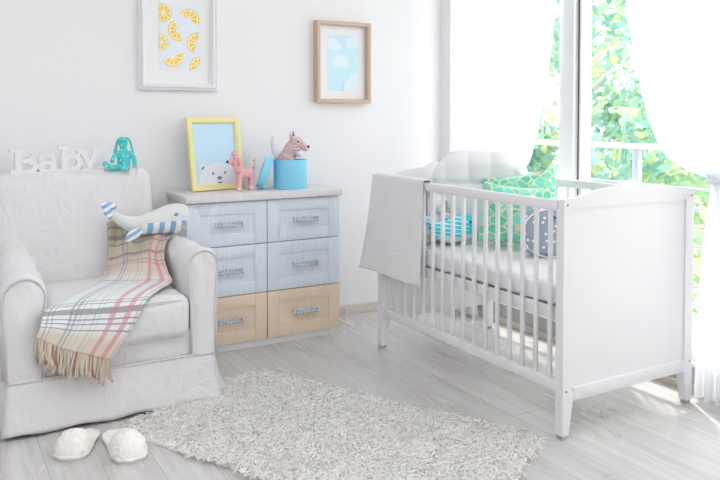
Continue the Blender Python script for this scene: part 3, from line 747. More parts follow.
# lemon picture (white moulding), top cut by the photo's edge
fx0, fx1, fz0, fz1 = 0.889, 1.288, 1.254, 1.835
t, R, yi = pic_frame('picture_frame', 'white framed print of lemon slices hung high above the armchair', fx0, fx1, fz0, fz1, 0.038, 0.03, M['frame_white'], M['matboard'], 0.06, 'white')
cx, w_, h_ = (fx0 + fx1) / 2, fx1 - fx0, fz1 - fz0
px0, px1, pz0, pz1 = 0.993 - cx, 1.198 - cx, 1.355 - fz0, 1.690 - fz0
bm = B(); y = -yi - 0.0005
poly(bm, [(px0, pz0), (px1, pz0), (px1, pz1), (px0, pz1)], y, 0)
def lemon(c, r, rot, half=True):
    clip = (px0, px1, pz0, pz1); a1 = PI if half else 2 * PI
    yy = y - 0.0008
    disc(bm, c[0], c[1], r, r, yy, 1, 0, a1, 32, rot, clip); disc(bm, c[0], c[1], r * 0.88, r * 0.88, yy - 0.0008, 3, 0, a1, 32, rot, clip)
    n = 5 if half else 9
    for k in range(n):
        g0 = a1 * k / n + 0.07; g1 = a1 * (k + 1) / n - 0.07; am = (g0 + g1) / 2
        p0 = (r * 0.14 * math.cos(am), r * 0.14 * math.sin(am))
        pts = [p0] + [(r * 0.78 * math.cos(g0 + (g1 - g0) * q / 5), r * 0.78 * math.sin(g0 + (g1 - g0) * q / 5)) for q in range(6)]
        pts = [(c[0] + a * math.cos(rot) - b * math.sin(rot), c[1] + a * math.sin(rot) + b * math.cos(rot)) for a, b in pts]
        poly(bm, pts, yy - 0.0016, 2, clip)
def im(u, v):      # from positions on the print (fractions, v downwards) to local x/z
    return (px0 + (px1 - px0) * u, pz1 - (pz1 - pz0) * (0.055 + v * 0.945))
lemon(im(0.10, 0.11), 0.045, 0.0, False)
lemon(im(0.73, 0.19), 0.054, -0.55)
lemon(im(0.47, 0.37), 0.054, 2.25 - 0.3)
lemon(im(0.93, 0.56), 0.054, 1.1 + 0.2)
lemon(im(0.02, 0.57), 0.042, 0.0, False)
lemon(im(0.33, 0.78), 0.054, PI + 0.42)
lemon(im(0.98, 0.93), 0.050, 0.0 + 0.55)
obj('print', bm, [M['print_blue'], M['lemon_rind'], M['lemon_flesh'], M['print_white']], t, smooth=False)

# cloud picture (oak box frame with a glazed depth)
fx0, fx1, fz0, fz1 = 1.843, 2.184, 1.200, 1.650
t, R, yi = pic_frame('picture_frame', 'wooden framed print of pale clouds on blue nearest the window', fx0, fx1, fz0, fz1, 0.022, 0.045, M['oak'], M['matboard'], 0.05)
cx = (fx0 + fx1) / 2
px0, px1, pz0, pz1 = 1.925 - cx, 2.118 - cx, 1.270 - fz0, 1.578 - fz0
bm = B(); y = -yi - 0.0005; cl = (px0, px1, pz0, pz1)
poly(bm, [(px0, pz0), (px1, pz0), (px1, pz1), (px0, pz1)], y, 0)
pw, ph = px1 - px0, pz1 - pz0
for kk, (u, v, r) in enumerate(((.30, .50, .028), (.42, .46, .036), (.54, .50, .028), (.14, .16, .035), (.28, .20, .026), (.75, .15, .035), (.90, .10, .04), (.95, .85, .06), (.72, .95, .045))):
    disc(bm, px0 + pw * u, pz1 - ph * v, r, r * 0.95, y - 0.0006 - 0.0002 * kk, 1, clip=cl, thick=0.0004 + 0.0002 * kk)
obj('print', bm, [M['print_sky'], M['print_cloud']], t, smooth=False)

# bear picture standing on the dresser
t, R, yi = pic_frame('picture_frame', 'yellow framed bear print standing on the dresser', 0, 0.303, 0, 0.366, 0.030, 0.018, M['yellow'], M['matboard'], 0.0, 'flat', (1.256, 3.602, 0.7575), 0.225, 0.165)
px0, px1, pz0, pz1 = -0.1225, 0.1225, 0.029, 0.337
bm = B(); y = -yi
poly(bm, [(px0, pz0), (px1, pz0), (px1, pz1), (px0, pz1)], y, 0, thick=0.002); cl = (px0, px1, pz0, pz1); y -= 0.002
disc(bm, 0.0, pz0 + 0.0, 0.110, 0.108, y - 0.0006, 1, clip=cl); disc(bm, -0.075, 0.115, 0.022, 0.022, y - 0.0008, 1, clip=cl, thick=0.0008); disc(bm, 0.09, 0.115, 0.022, 0.022, y - 0.0009, 1, clip=cl, thick=0.0009)
disc(bm, -0.080, 0.113, 0.012, 0.006, y - 0.0014, 2, clip=cl, rot=0.7); disc(bm, -0.025, 0.083, 0.006, 0.008, y - 0.0014, 2); disc(bm, 0.045, 0.085, 0.006, 0.008, y - 0.0014, 2)
disc(bm, 0.010, 0.060, 0.014, 0.009, y - 0.0014, 2); disc(bm, 0.010, 0.037, 0.014, 0.004, y - 0.0014, 2)
place(bm, R); obj('print', bm, [M['print_sky2'], M['print_bear'], M['grey_ink']], t, smooth=False)
bm = B(); prism(bm, [(-0.04, 0.0), (0.04, 0.0), (0.03, 0.235), (-0.03, 0.235)], 1, -0.003, 0.003)
place(bm, Matrix.Translation((0, 0.055, 0.001)) @ Matrix.Rotation(0.045, 4, 'X')); obj('easel_stand', bm, M['grey_ink'], t, smooth=False)

# ------------------------------------------------------------------ on the dresser
T0 = 0.7575
t = thing('plush_poodle', 'pink plush poodle standing in front of the yellow picture frame', 'toy', (1.358, 3.515, T0), 0.30); t.scale = (1.16,) * 3
bm = B()
tube(bm, catmull([(-0.032, 0, 0.082), (0.0, 0, 0.075), (0.04, 0, 0.078)], 5), [.020, .024, .025, .025, .024, .023, .023, .023, .023, .024, .018], 14)
tube(bm, catmull([(-0.030, 0, 0.085), (-0.040, 0, 0.112), (-0.046, 0, 0.130)], 5), .017, 12)
ball(bm, (-0.050, 0, 0.133), (0.021, 0.018, 0.017), 14); tube(bm, [(-0.06, 0, 0.131), (-0.083, 0, 0.126)], [.012, .008], 10)
for sx_, sy_ in ((-.036, -.018), (-.016, .018), (.030, -.018), (.048, .018)):
    tube(bm, [(sx_, sy_, .072), (sx_, sy_, .045)], [.014, .009], 10); tube(bm, [(sx_, sy_, .045), (sx_ - .002, sy_, .012)], [.010, .010], 10)
remesh(obj('body', bm, M['pink'], t), 0.003, 3)
for sx_, sy_ in ((-.037, -.018), (-.017, .018), (.029, -.018), (.047, .018)):
    bm = B(); ball(bm, (sx_ - .001, sy_, .010), (.013, .012, .010), 12); obj('paw', bm, M['pinklight'], t)
bm = B(); ball(bm, (-0.045, 0, 0.158), (0.017, 0.016, 0.015), 14); obj('topknot', bm, M['pink'], t)
for s in (-1, 1):
    bm = B(); tube(bm, catmull([(-.042, s * .016, .142), (-.038, s * .023, .125), (-.036, s * .024, .108)], 5), [.007] + [.010] * 9 + [.006], 10); obj('ear', bm, M['pink'], t)
for k, z in enumerate((.094, .110, .126, .141)):
    bm = B(); ball(bm, (.052 + .002 * k, 0, z), (.0085 - .001 * k, .0085 - .001 * k, .010), 12); obj('tail_bead', bm, [M['tweed'], M['pinklight']][k % 2], t)
bm = B(); ball(bm, (-0.086, 0, 0.127), .0055, 10); obj('nose', bm, M['black'], t)
bm = B(); ball(bm, (-0.060, -0.016, 0.140), .003, 8); obj('eye', bm, M['black'], t)

# round turquoise box with its lid leaning on it
bc = V((1.607, 3.505, T0))
o = thing('gift_box', 'open round turquoise box holding a plush dog on the dresser', 'box', bc)
bm = B(); lathe(bm, [(0.084, 0), (0.0855, 0.002), (0.0855, 0.148), (0.0840, 0.149), (0.0825, 0.148), (0.0825, 0.004), (0.002, 0.004)], 56); obj('box_body', bm, M['turq'], o, angle=40)
o = thing('box_lid', 'round turquoise lid leaning against the open box', 'lid', (1.460, 3.535, T0), -0.36)
bm = B(); lathe(bm, [(0.082, 0), (0.0835, 0.002), (0.0835, 0.036), (0.0820, 0.037), (0.0805, 0.036), (0.0805, 0.003), (0.002, 0.003)], 56)
place(bm, Matrix.Rotation(PI / 2 + 0.33, 4, 'Y')); zm = min(v.co.z for v in bm.verts); bmesh.ops.translate(bm, vec=(0, 0, -zm + .0005), verts=bm.verts)
obj('lid_body', bm, M['turq'], o, angle=40)

t = thing('plush_terrier', 'pinkish checked plush terrier peeking out of the turquoise box', 'toy', (bc.x + 0.006, bc.y, T0 + 0.006), -0.72); t.scale = (1.13, 1.25, 1.10)
bm = B()
tube(bm, catmull([(-.03, 0, .02), (-.03, 0, .09), (-.015, 0, .145), (.012, 0, .190), (.02, 0, .205)], 5), [.04] * 6 + [.042] * 5 + [.036] * 5 + [.030, .028, .026, .025, .022], 16)
ball(bm, (.022, 0, .208), (.034, .028, .028), 16); tube(bm, [(.03, 0, .202), (.072, 0, .187)], [.023, .015], 12); ball(bm, (.066, 0, .180), (.016, .013, .013), 12)
ball(bm, (-.045, 0, .135), (.030, .034, .022), 14)
remesh(obj('body', bm, M['tweed'], t), 0.003, 3)
for s in (-1, 1):
    bm = B(); tube(bm, [(.008, s * .017, .226), (.004, s * .019, .245), (.002, s * .019, .262)], [.012, .009, .002], 8, flat=(1, .6)); obj('ear', bm, M['grey_ink' if s > 0 else 'tweed'], t)
bm = B(); ball(bm, (.020, 0, .228), (.022, .018, .010), 12); obj('forehead_patch', bm, M['pinklight'], t, label='plain pink patch')
bm = B(); ball(bm, (.080, 0, .189), .0065, 10); obj('nose', bm, M['black'], t)
bm = B(); ball(bm, (.040, -.025, .213), .0042, 8); obj('eye', bm, M['black'], t)
bm = B(); ball(bm, (.038, -.004, .155), (.018, .022, .014), 12); obj('bib', bm, M['plushwhite'], t)
bm = B(); tube(bm, catmull([(-.055, 0, .13), (-.078, 0, .165), (-.088, 0, .21), (-.084, 0, .236)], 5), [.018 - .0009 * k for k in range(16)], 10); tl = obj('tail', bm, M['plushwhite'], t, label='white tail')

# ------------------------------------------------------------------ armchair
AX0, AX1, AF, AB = 0.222, 0.985, 2.862, 3.60
sl = M['slip']
t = thing('armchair', 'white slipcovered armchair with a pleated skirt', 'armchair', ((AX0 + AX1) / 2, 3.2, 0.0))
# base under the seat
bm = B(); softbox(bm, ((AX0 + AX1) / 2, (AF + AB) / 2 + 0.001, 0.222), ((AX1 - AX0) / 2 - 0.035, (AB - AF) / 2 - 0.004, 0.075), 0.015, 12, (0, 0, 0), 0.003, 8)
obj('base', bm, sl, t, world=True)
# seat cushion
bm = B(); softbox(bm, (0.6165, 3.10, 0.350), (0.259, 0.268, 0.084), 0.042, 26, (0, 0.012, 0.016), 0.006, 5, 3.0)
sc = obj('seat_cushion', bm, sl, t, world=True)
bm = B(); tube(bm, catmull([(0.39, 2.840, .418), (0.50, 2.826, .424), (0.62, 2.822, .427), (0.74, 2.826, .424), (0.845, 2.840, .418)], 8), 0.0035, 8); obj('piping', bm, M['piping'], sc, world=True)
# backrest
bm = B()
softbox(bm, (0, 0, 0), (0.347, 0.095, 0.345), 0.06, 26, (0, 0.018, 0.012), 0.013, 3.6, 9.0)
for v in bm.verts:
    zf = (v.co.z + 0.345) / 0.69
    v.co.x *= 1.0 - 0.02 * zf; v.co.y += 0.015 * zf * zf
    # diagonal pulls towards the left arm
    v.co.y += 0.005 * math.sin((v.co.x + v.co.z * 1.6) * 34) * max(0, -v.co.x / 0.347) * max(0, 1 - abs(zf - 0.45) * 2.2)
place(bm, Matrix.Translation((0.545, 3.475, 0.545)) @ Matrix.Rotation(-0.13, 4, 'X'))
obj('backrest', bm, sl, t, world=True)
# arms: rolled top section swept from front to back
def arm(x0, x1, top, name='arm', yf=AF, rise=0.0):
    cx, r = (x0 + x1) / 2, (x1 - x0) / 2
    def sec(k, n=26):     # outline in x/z, from lower-inner up round the roll to lower-outer
        pts = []
        pinch = 0.012
        for i in range(n + 1):
            a = PI * i / n
            pts.append((cx + r * math.cos(a), top - r + r * math.sin(a)))
        pts += [(x0 + pinch * .6, top - r - 0.07), (x0 + pinch, top - r - 0.16), (x0 + pinch, 0.19)]
        pts = [(x1 - pinch, 0.19), (x1 - pinch, top - r - 0.16), (x1 - pinch * .6, top - r - 0.07)] + pts
        return pts
    o2 = sec(0); n = len(o2); rows_ = []
    bm = B(); ny = 26
    for j in range(ny + 1):
        y = yf + (AB - 0.03 - yf) * j / ny; fr_ = j / ny
        ins = 0.012 * max(0, 1 - j / 1.0) + 0.02 * max(0, (fr_ - 0.9) / 0.1)
        row = []
        for (x, z) in o2:
            dz = (rise * fr_ ** 0.8 - 0.008 * fr_) * (z - 0.19) / (top - 0.19)
            k = 0.008 * fbm((x * 9 + 3, y * 9, z * 6))
            s_ = 1 - ins / r
            row.append(bm.verts.new((cx + (x - cx) * s_ + k, y, z + dz + k - (ins if z > top - r else 0))))
        rows_.append(row)
    for a, b in zip(rows_, rows_[1:]):
        for k in range(n - 1): bm.faces.new((a[k], a[k + 1], b[k + 1], b[k]))
        bm.faces.new((a[n - 1], a[0], b[0], b[n - 1]))
    bm.faces.new(rows_[0]); bm.faces.new(rows_[-1][::-1])
    a_ = obj(name, bm, sl, t, world=True)
    # wrinkled front panel inside the piping
    bm = B(); inn = [(cx + (x - cx) * 0.86, 0.19 + (z - 0.19) * 0.965) for x, z in o2]; m_ = len(inn) // 2
    left = inn[m_:]; right = inn[:m_ + 1][::-1]
    def f(u, v):
        i = v * (min(len(left), len(right)) - 1); k = int(i); q = i - k; k2 = min(k + 1, len(left) - 1, len(right) - 1)
        L = V(left[k]).lerp(V(left[k2]), q); Rr = V(right[k]).lerp(V(right[k2]), q); p = L.lerp(Rr, u)
        e = min(1, 4 * min(u, 1 - u), 8 * (v + 0.01))
        return (p.x, yf - 0.004 - 0.010 * e - 0.007 * e * fbm((p.x * 26, 1.3, p.y * 13)), p.y)
    grid(bm, f, 12, 44, uv=False); obj('arm_front', bm, sl, a_, world=True)
    bm = B(); tube(bm, [(cx + (x - cx) * 0.93, yf - 0.006, 0.19 + (z - 0.19) * 0.985) for x, z in o2], 0.0042, 8); obj('piping', bm, M['piping'], a_, world=True)
arm(0.208, 0.362, 0.562, rise=0.085); arm(0.868, 0.998, 0.606)
# skirt with a box pleat at each front corner
def skirt():
    bm = B()
    z1, z0 = 0.192, 0.012
    path = []
    def seg(p, q, n):
        for k in range(n): path.append((p[0] + (q[0] - p[0]) * k / n, p[1] + (q[1] - p[1]) * k / n))
    xl, xr, yf, yb = AX0, AX1 - 0.010, AF - 0.008, AB
    seg((xl, yb), (xl, yf + 0.030), 22); seg((xl, yf + 0.030), (xl + 0.02, yf + 0.026), 3); seg((xl + 0.02, yf + 0.026), (xl + 0.003, yf), 3)
    seg((xl + 0.003, yf), (xr, yf), 44)
    seg((xr, yf), (xr - 0.025, yf + 0.028), 3); seg((xr - 0.025, yf + 0.028), (xr + 0.008, yf + 0.030), 3); seg((xr + 0.008, yf + 0.03), (xr + 0.008, yb), 22)
    path.append((xr + 0.008, yb))
    cx, cy = (xl + xr) / 2, (yf + yb) / 2; nv = 12; rows_ = []
    for j in range(nv + 1):
        v = j / nv; z = z1 + (z0 - z1) * v; row = []
        for i, (x, y) in enumerate(path):
            dx, dy = (x - cx) / (xr - xl) * 2, (y - cy) / (yb - yf) * 2
            fl = 0.026 * v ** 1.3
            wv_ = 0.010 * v * fbm((x * 9, y * 9, v * 1.2))
            nx, ny = (math.copysign(max(0, abs(dx) - .92) / .08, dx), math.copysign(max(0, abs(dy) - .92) / .08, dy))
            extra = 0.022 * v * max(0.0, 1 - max(0.0, dy + 0.96) / 0.8) if (dx > .93 and dy > -0.96) else 0
            row.append(bm.verts.new((x + nx * (fl + wv_) + extra, y + ny * (fl * 0.9 + wv_) , z + 0.004 * math.sin(x * 30) * v)))
        rows_.append(row)
    for a, b in zip(rows_, rows_[1:]):
        for k in range(len(path) - 1): bm.faces.new((a[k], a[k + 1], b[k + 1], b[k]))
    o = obj('skirt', bm, sl, t, world=True); s_ = o.modifiers.new('thickness', 'SOLIDIFY'); s_.thickness = 0.004; s_.offset = 0
    bm = B(); tube(bm, [V((x, y, z1 + 0.001)) + V((0, -0.003, 0)) for x, y in path[22 + 6:22 + 6 + 45]], 0.004, 8); obj('piping', bm, M['piping'], o, world=True)
skirt()

# ------------------------------------------------------------------ plaid throw on the chair
rowsT = [((.668, 3.352, .665), (.790, 3.315, .668), (.985, 3.25, .632)),
         ((.664, 3.335, .570), (.765, 3.262, .590), (.885, 3.17, .605)),
         ((.658, 3.318, .490), (.750, 3.205, .530), (.842, 3.09, .545)),
         ((.640, 3.275, .456), (.730, 3.130, .500), (.838, 3.035, .488)),
         ((.585, 3.140, .452), (.690, 3.060, .462), (.842, 2.985, .458)),
         ((.490, 3.020, .454), (.625, 2.975, .460), (.800, 2.930, .455)),
         ((.400, 2.900, .450), (.550, 2.880, .455), (.740, 2.865, .448)),
         ((.350, 2.838, .435), (.505, 2.820, .432), (.690, 2.818, .425)),
         ((.330, 2.806, .395), (.475, 2.800, .370), (.640, 2.803, .345)),
         ((.314, 2.802, .360), (.430, 2.797, .296), (.566, 2.800, .244))]
Lc = catmull([r[0] for r in rowsT], 8); Mc = catmull([r[1] for r in rowsT], 8); Rc = catmull([r[2] for r in rowsT], 8)
NR = len(Lc) - 1
def fth(u, v):
    i = min(int(v * NR), NR); q = v * NR - i; i2 = min(i + 1, NR)
    L, Mm, Rr = Lc[i].lerp(Lc[i2], q), Mc[i].lerp(Mc[i2], q), Rc[i].lerp(Rc[i2], q)
    p = L * (1 - u) * (1 - 2 * u) + Mm * 4 * u * (1 - u) + Rr * u * (2 * u - 1)
    up = max(0.0, 1 - v / 0.42)                            # deep gathers on the upper part, nearly flat on the seat
    w_ = 0.020 * up * math.sin(u * 17 + v * 10) + 0.004 * math.sin(u * 9 + v * 14) * (1 - up)
    return p + V((0.25, -0.8, 0.45)) * (w_ + 0.006 * fbm((u * 4, v * 7, 2.0)) + 0.004)
t = thing('throw_blanket', 'plaid fringed throw spilling over the armchair seat', 'blanket', (0.6, 2.95, 0.45))
bm = B(); grid(bm, fth, 60, 120); o = obj('blanket_cloth', bm, M['plaid'], t, world=True); sd = o.modifiers.new('thickness', 'SOLIDIFY'); sd.thickness = 0.005; sd.offset = 1
bm = B(); rnd = random.Random(3)
for k in range(54):
    p = V(fth((k + 0.5) / 54, 1.0)); ln = rnd.uniform(0.065, 0.098)
    sw = rnd.uniform(-0.02, 0.02)
    tube(bm, catmull([p + V((0, 0, .006)), p + V((sw * .3 - .006, -.004, -ln * .5)), p + V((sw - .008, -.001 - rnd.uniform(0, .006), -ln))], 3), [0.003, .0034, .0038, .0034, .0038, .004, .0046], 6)
fo = obj('fringe', bm, M['fringe'], t, world=True)

# striped whale on the throw
M['whale_body'] = stripe_mat('whale_body_fabric', (0.80, 0.81, 0.80), (0.24, 0.42, 0.66), 0, 0.047, (0.006, 0.02), 0.48, (0.70, 0.73, 0.69), off=0.2)
M['whale_fin'] = stripe_mat('whale_fin_fabric', (0.82, 0.83, 0.83), (0.26, 0.43, 0.67), 2, 0.028, rot=(0, 0.5, 0))
t = thing('plush_whale', 'pale plush whale with blue belly stripes on the plaid throw', 'toy', (0.853, 3.215, 0.672), 0.06)
bm = B()
sp = catmull([(-.185, 0.03, .045), (-.15, .02, .018), (-.09, .012, -.005), (-.02, .0, .002), (.05, 0, .012), (.095, 0, .010), (.118, 0, .0)], 7)
rr = [lerp_tab([(0, .016), (.16, .024), (.33, .038), (.5, .050), (.68, .064), (.84, .066), (.95, .044), (1, .015)], k / (len(sp) - 1)) for k in range(len(sp))]
tube(bm, sp, rr, 20, flat=(0.85, 1.0)); remesh(obj('body', bm, M['whale_body'], t), 0.004, 4)
for s, dz in ((-1, -.012), (1, .020)):
    bm = B(); ball(bm, (-.200, .03 + .002 * s, .060 + dz), (.034, .010, .017), 16, Matrix.Rotation(0.55 - 0.35 * s, 3, 'Y')); obj('tail_fin', bm, M['whale_fin'], t, label='blue and white striped tail fin')
bm = B(); ball(bm, (-.125, -.062, -.036), (.040, .010, .022), 16, Matrix.Rotation(-0.55, 3, 'Y')); obj('flipper', bm, M['whale_fin'], t, label='blue and white striped flipper')
bm = B(); ball(bm, (.060, -.056, .036), (.010, .004, .007), 12, Matrix.Rotation(-0.3, 3, 'Y')); obj('eye', bm, M['blue_eye'], t)

# ------------------------------------------------------------------ sign and bunny on the chair back
CB = 0.878
t = thing('word_sign', 'white wooden letters spelling Baby on top of the armchair back', 'sign', (0.49, 3.475, CB), 0.0)
TH0 = 0.022; TH = TH0; _st = [0]
def step():
    global TH
    _st[0] += 1; TH = TH0 + 0.0006 * (_st[0] % 7)
def ring(bm, cx, cz, ro, ri, sx=1.0, sz=1.0, a0=0.0, a1=2 * PI, n=40, si=None):
    step(); full = abs(a1 - a0 - 2 * PI) < 1e-6
    outer = [(cx + ro * sx * math.cos(a0 + (a1 - a0) * k / n), cz + ro * sz * math.sin(a0 + (a1 - a0) * k / n)) for k in range(n if full else n + 1)]
    sx2, sz2 = si or (sx, sz)
    inner = [(cx + ri * sx2 * math.cos(a0 + (a1 - a0) * k / n), cz + ri * sz2 * math.sin(a0 + (a1 - a0) * k / n)) for k in range(n if full else n + 1)]
    N = len(outer); vs = []
    for yy in (-TH / 2, TH / 2): vs.append(([bm.verts.new((x, yy, z)) for x, z in outer], [bm.verts.new((x, yy, z)) for x, z in inner]))
    rng = range(N) if full else range(N - 1)
    for i in rng:
        j = (i + 1) % N
        (o0, i0), (o1, i1) = vs
        bm.faces.new((o0[i], o0[j], i0[j], i0[i])); bm.faces.new((o1[i], i1[i], i1[j], o1[j]))
        bm.faces.new((o0[i], o1[i], o1[j], o0[j])); bm.faces.new((i0[i], i0[j], i1[j], i1[i]))
    if not full:
        for i in (0, N - 1): bm.faces.new((vs[0][0][i], vs[0][1][i], vs[1][1][i], vs[1][0][i]))
def slab(bm, pts): step(); prism(bm, pts, 1, -TH / 2, TH / 2)
def rect(bm, x0, x1, z0, z1): slab(bm, [(x0, z0), (x1, z0), (x1, z1), (x0, z1)])
sw_ = M['signwhite']
bm = B()                                                       # B
rect(bm, -.172, -.147, .006, .110); rect(bm, -.188, -.12, .006, .022); rect(bm, -.188, -.12, .095, .110)
ring(bm, -.122, .083, .030, .012, 1.05, .9, -PI / 2, PI / 2, 20); ring(bm, -.120, .034, .032, .013, 1.2, .92, -PI / 2, PI / 2, 20)
rect(bm, -.150, -.118, .050, .067); ball(bm, (-.188, 0, .106), (.010, TH / 2, .010), 12)
obj('letter', bm, sw_, t, angle=35)
bm = B()                                                       # a
ring(bm, -.048, .032, .030, .012, 1.15, 0.92); rect(bm, -.030, -.008, .008, .070); ring(bm, -.044, .066, .036, .016, 1.0, .66, 0, PI, 20); ball(bm, (-.071, 0, .062), (.014, TH / 2, .012), 12); rect(bm, -.028, .006, .006, .020)
obj('letter', bm, sw_, t, angle=35)
bm = B()                                                       # b
ring(bm, .056, .046, .041, .020, 1.0, 1.0); rect(bm, .012, .033, .008, .122); rect(bm, .002, .033, .106, .122); ball(bm, (.004, 0, .115), (.010, TH / 2, .010), 12)
obj('letter', bm, sw_, t, angle=35)
bm = B()                                                       # y
slab(bm, [(.086, .092), (.110, .092), (.142, .034), (.124, .020)]); slab(bm, [(.150, .104), (.174, .104), (.132, .014), (.110, .002)]); rect(bm, .078, .118, .084, .098); rect(bm, .142, .182, .096, .110)
ball(bm, (.106, 0, .014), (.016, TH / 2, .012), 12)
obj('letter', bm, sw_, t, angle=35)
bm = B(); slab(bm, [(-.186, 0), (.10, 0), (.118, .012), (-.186, .012)]); obj('base', bm, sw_, t, smooth=False)

t = thing('plush_bunny', 'small teal patterned plush bunny sitting on the armchair back', 'toy', (0.768, 3.475, CB + 0.004), -0.30); t.scale = (1.10,) * 3
bm = B()
tube(bm, catmull([(0, 0, .018), (0, 0, .045), (0, 0, .075), (0, 0, .090)], 5), [.026] * 4 + [.027] * 4 + [.022] * 4 + [.016] * 4, 14)
ball(bm, (-.002, -.004, .113), (.020, .019, .026), 14)
tube(bm, catmull([(-.012, -.012, .016), (-.040, -.035, .014), (-.062, -.040, .022), (-.074, -.040, .038)], 5), [.013] * 11 + [.012, .012, .011, .010, .007], 10)
tube(bm, catmull([(.012, -.014, .016), (.006, -.048, .013), (-.006, -.066, .018)], 5), [.013] * 10 + [.010], 10)
tube(bm, catmull([(-.018, -.004, .076), (-.038, -.018, .056), (-.042, -.030, .036)], 5), .009, 10); tube(bm, catmull([(.018, -.004, .076), (.040, -.010, .052), (.044, -.016, .020)], 5), .010, 10)
remesh(obj('body', bm, M['teal'], t), 0.003, 3)
for s in (-1, 1):
    bm = B(); tube(bm, catmull([(s * .008, .002, .136), (s * .024, .004, .122), (s * .032, .004, .088), (s * .036, .002, .062)], 5), [.006] + [.009] * 9 + [.011] * 5 + [.006], 10, flat=(1, .5)); obj('ear', bm, M['teal'], t)
for s in (-1, 1):
    bm = B(); ball(bm, (s * .007, -.022, .119), .0026, 8); obj('eye', bm, M['black'], t)
bm = B(); ball(bm, (-.064, -.041, .012), (.012, .010, .007), 10); obj('foot_sole', bm, M['pink'], t, label='pink foot sole')

# ------------------------------------------------------------------ shag rug
RC = [V((1.235, 3.055)), V((1.83, 1.905)), V((1.20, 1.545)), V((0.575, 2.715))]     # back, right, front, left corners
t = thing('rug', 'white shaggy rug on the plank floor between armchair and crib', 'rug', (1.2, 2.3, 0.0))
def rq(u, v): a = RC[0].lerp(RC[1], u); b = RC[3].lerp(RC[2], u); return a.lerp(b, v)
def corner_ok(u, v):
    du, dv = min(u, 1 - u) * 1.28, min(v, 1 - v) * 0.72
    return not (du < .06 and dv < .06 and (du - .06) ** 2 + (dv - .06) ** 2 > .0036)
bm = B(); pts = []
for (cu, cv, a0) in ((.05, .085, PI), (.95, .085, 1.5 * PI), (.95, .915, 0), (.05, .915, .5 * PI)):
    for k in range(6):
        a = a0 + k / 5 * PI / 2; pts.append(rq(cu + .045 * math.cos(a), cv + .08 * math.sin(a)))
prism(bm, [(p.x, p.y) for p in pts], 2, 0.001, 0.014); obj('rug_backing', bm, M['rugback'], t, world=True, smooth=False)
rnd = random.Random(11); vs, fs = [], []
N = 0
while N < 15000:
    u, v = rnd.uniform(-.006, 1.006), rnd.uniform(-.01, 1.01)
    uu, vv = min(1, max(0, u)), min(1, max(0, v))
    if not corner_ok(uu, vv): continue
    N += 1
    p = rq(u, v); p = V((p.x + .012 * math.sin(p.y * 23), p.y + .010 * math.sin(p.x * 19 + 1), 0.010))
    a = rnd.uniform(0, 2 * PI); ln = rnd.uniform(0.016, 0.026); lean = rnd.uniform(.8, 1.75)
    d = V((math.cos(a), math.sin(a), 0)); r = rnd.uniform(.003, .0046)
    c1_, c2_ = p + d * ln * .25 * lean + V((0, 0, ln * .55)), p + d * ln * lean * .95 + V((rnd.uniform(-.006, .006), rnd.uniform(-.006, .006), ln * (.9 - .42 * lean)))
    c0_ = p + V((0, 0, -.006)); sd_ = V((-d.y, d.x, 0))
    k = len(vs)
    for c, q in ((c0_, r * .8), (c1_, r), (c2_, r * .75)):
        upv = V((0, 0, 1)) if q != r else (V((0, 0, 1)) - d * .6).normalized()
        vs += [c + sd_ * q, c - sd_ * q * .5 + (d * .87 + V((0, 0, .3))) * q, c - sd_ * q * .5 - (d * .87 - V((0, 0, .3))) * q]
    for m_ in (0, 3):
        for j in range(3):
            j2 = (j + 1) % 3; fs.append((k + m_ + j, k + m_ + j2, k + m_ + 3 + j2, k + m_ + 3 + j))
    fs.append((k + 6, k + 7, k + 8))
me = bpy.data.meshes.new('pile'); tl_ = V(t.location); me.from_pydata([tuple(v - tl_) for v in vs], [], fs); me.materials.append(M['pile'])
o = bpy.data.objects.new('pile', me); COL.objects.link(o); o.parent = t; o['kind'] = 'stuff'

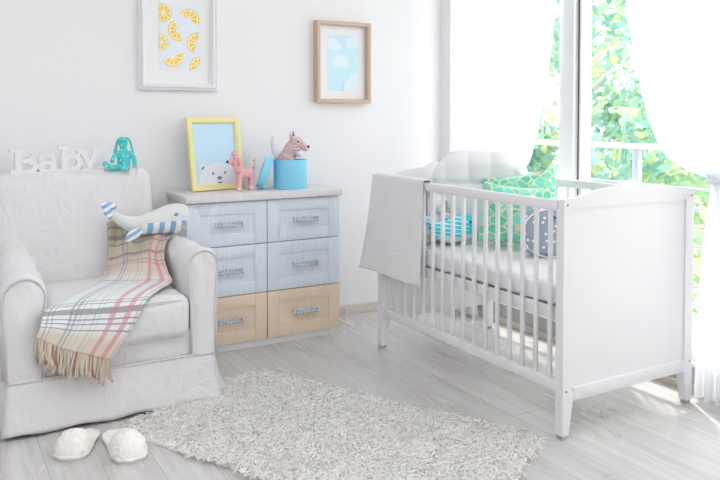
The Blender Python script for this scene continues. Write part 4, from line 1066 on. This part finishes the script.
# ------------------------------------------------------------------ slippers
def slipper(label, heel, toe, seed):
    hx, hy = heel; tx, ty = toe; d = V((tx - hx, ty - hy)); L = d.length; rz = math.atan2(d.y, d.x)
    t = thing('slipper', label, 'slipper', (hx, hy, 0.0), rz, 'fluffy slippers')
    W = lambda s: lerp_tab([(0, .006), (.03, .026), (.12, .038), (.4, .040), (.62, .050), (.80, .054), (.91, .047), (.97, .033), (1, .012)], s)
    prof = [(s / 24 * L, -W(s / 24)) for s in range(25)] + [(s / 24 * L, W(s / 24)) for s in range(24, -1, -1)]
    bm = B(); prism(bm, prof, 2, 0.0, 0.012); obj('sole', bm, M['sole'], t, smooth=False)
    def ins(u, v):
        s = u; w_ = W(s) * .97 * (2 * v - 1)
        return (s * L, w_, .013 + .008 * (1 - (2 * v - 1) ** 2) + .003 * fbm((s * 30 + seed, w_ * 160, 1)))
    bm = B(); grid(bm, ins, 30, 14, uv=False)
    def rim(k): return prof[k]
    tube(bm, [(x, y * .96, .014) for x, y in prof[::2]], .007, 8, closed=True); obj('insole', bm, M['fluff'], t)
    bm = B()                                             # fluffy closed toe cap
    def cap(u, v):
        s = .50 + .50 * u; a = PI * v; w_ = W(min(1, s)) * 1.02 + .002
        hgt = .072 * (max(0, 1 - (max(0, s - .72) / .275) ** 2)) ** .5 * (1 - .25 * max(0, (.72 - s) / .22)) + .004
        p = V((s * L, -w_ * math.cos(a), .010 + hgt * math.sin(a) ** .8))
        n_ = V((0, -math.cos(a), math.sin(a)))
        return p + n_ * (.0035 * fbm((p.x * 60 + seed, p.y * 60, p.z * 60)) + .0022 * fbm((p.x * 330 + seed, p.y * 330, p.z * 330)))
    grid(bm, cap, 64, 64, uv=False)
    o = obj('toe_cap', bm, M['fluff'], t); s_ = o.modifiers.new('thickness', 'SOLIDIFY'); s_.thickness = .007; s_.offset = -1
slipper('fluffy cream slipper further left, toe pointing away from the rug', (.487, 2.755), (.376, 2.570), 1)
slipper('fluffy cream slipper lying nearest the shaggy rug', (.546, 2.712), (.568, 2.450), 5)

# ------------------------------------------------------------------ light, camera
w = bpy.data.worlds.new('World'); S.world = w; w.use_nodes = True
bg = w.node_tree.nodes['Background']; bg.inputs['Color'].default_value = (0.965, 0.97, 1.05, 1); bg.inputs['Strength'].default_value = 2.6
def area(name, loc, rot, sx_, sy_, power, col=(1, 1, 1)):
    l = bpy.data.lights.new(name, 'AREA'); l.shape = 'RECTANGLE'; l.size = sx_; l.size_y = sy_; l.energy = power; l.color = col
    o = bpy.data.objects.new(name, l); COL.objects.link(o); o.location = loc; o.rotation_euler = rot; return o
sun = bpy.data.lights.new('sun', 'SUN'); sun.energy = 3.2; sun.angle = 0.08; sun.color = (1, .95, .86)
so = bpy.data.objects.new('sun', sun); COL.objects.link(so); so.rotation_euler = V((-0.30, -0.50, -0.80)).to_track_quat('-Z', 'Y').to_euler(); so.location = (6, 8, 10)

F, PY, PITCH, YAW = 750.96, 138.04, 0.0299, 0.5226
cam = bpy.data.cameras.new('camera'); co_ = bpy.data.objects.new('camera', cam); COL.objects.link(co_); S.camera = co_
cam.sensor_width = 36; cam.lens = F * 36 / 720; cam.shift_y = -(240 - PY) / 720; cam.clip_start = 0.02; cam.clip_end = 200
co_.location = (0, 0, 1.13); co_.rotation_euler = (PI / 2 - PITCH, 0, -YAW)
S.view_settings.view_transform = 'Standard'; S.view_settings.look = 'None'; S.view_settings.gamma = 1.0; S.view_settings.use_curve_mapping = False
S.view_settings.exposure = 0.6
S.cycles.max_bounces = 12; S.cycles.diffuse_bounces = 9; S.cycles.transparent_max_bounces = 16
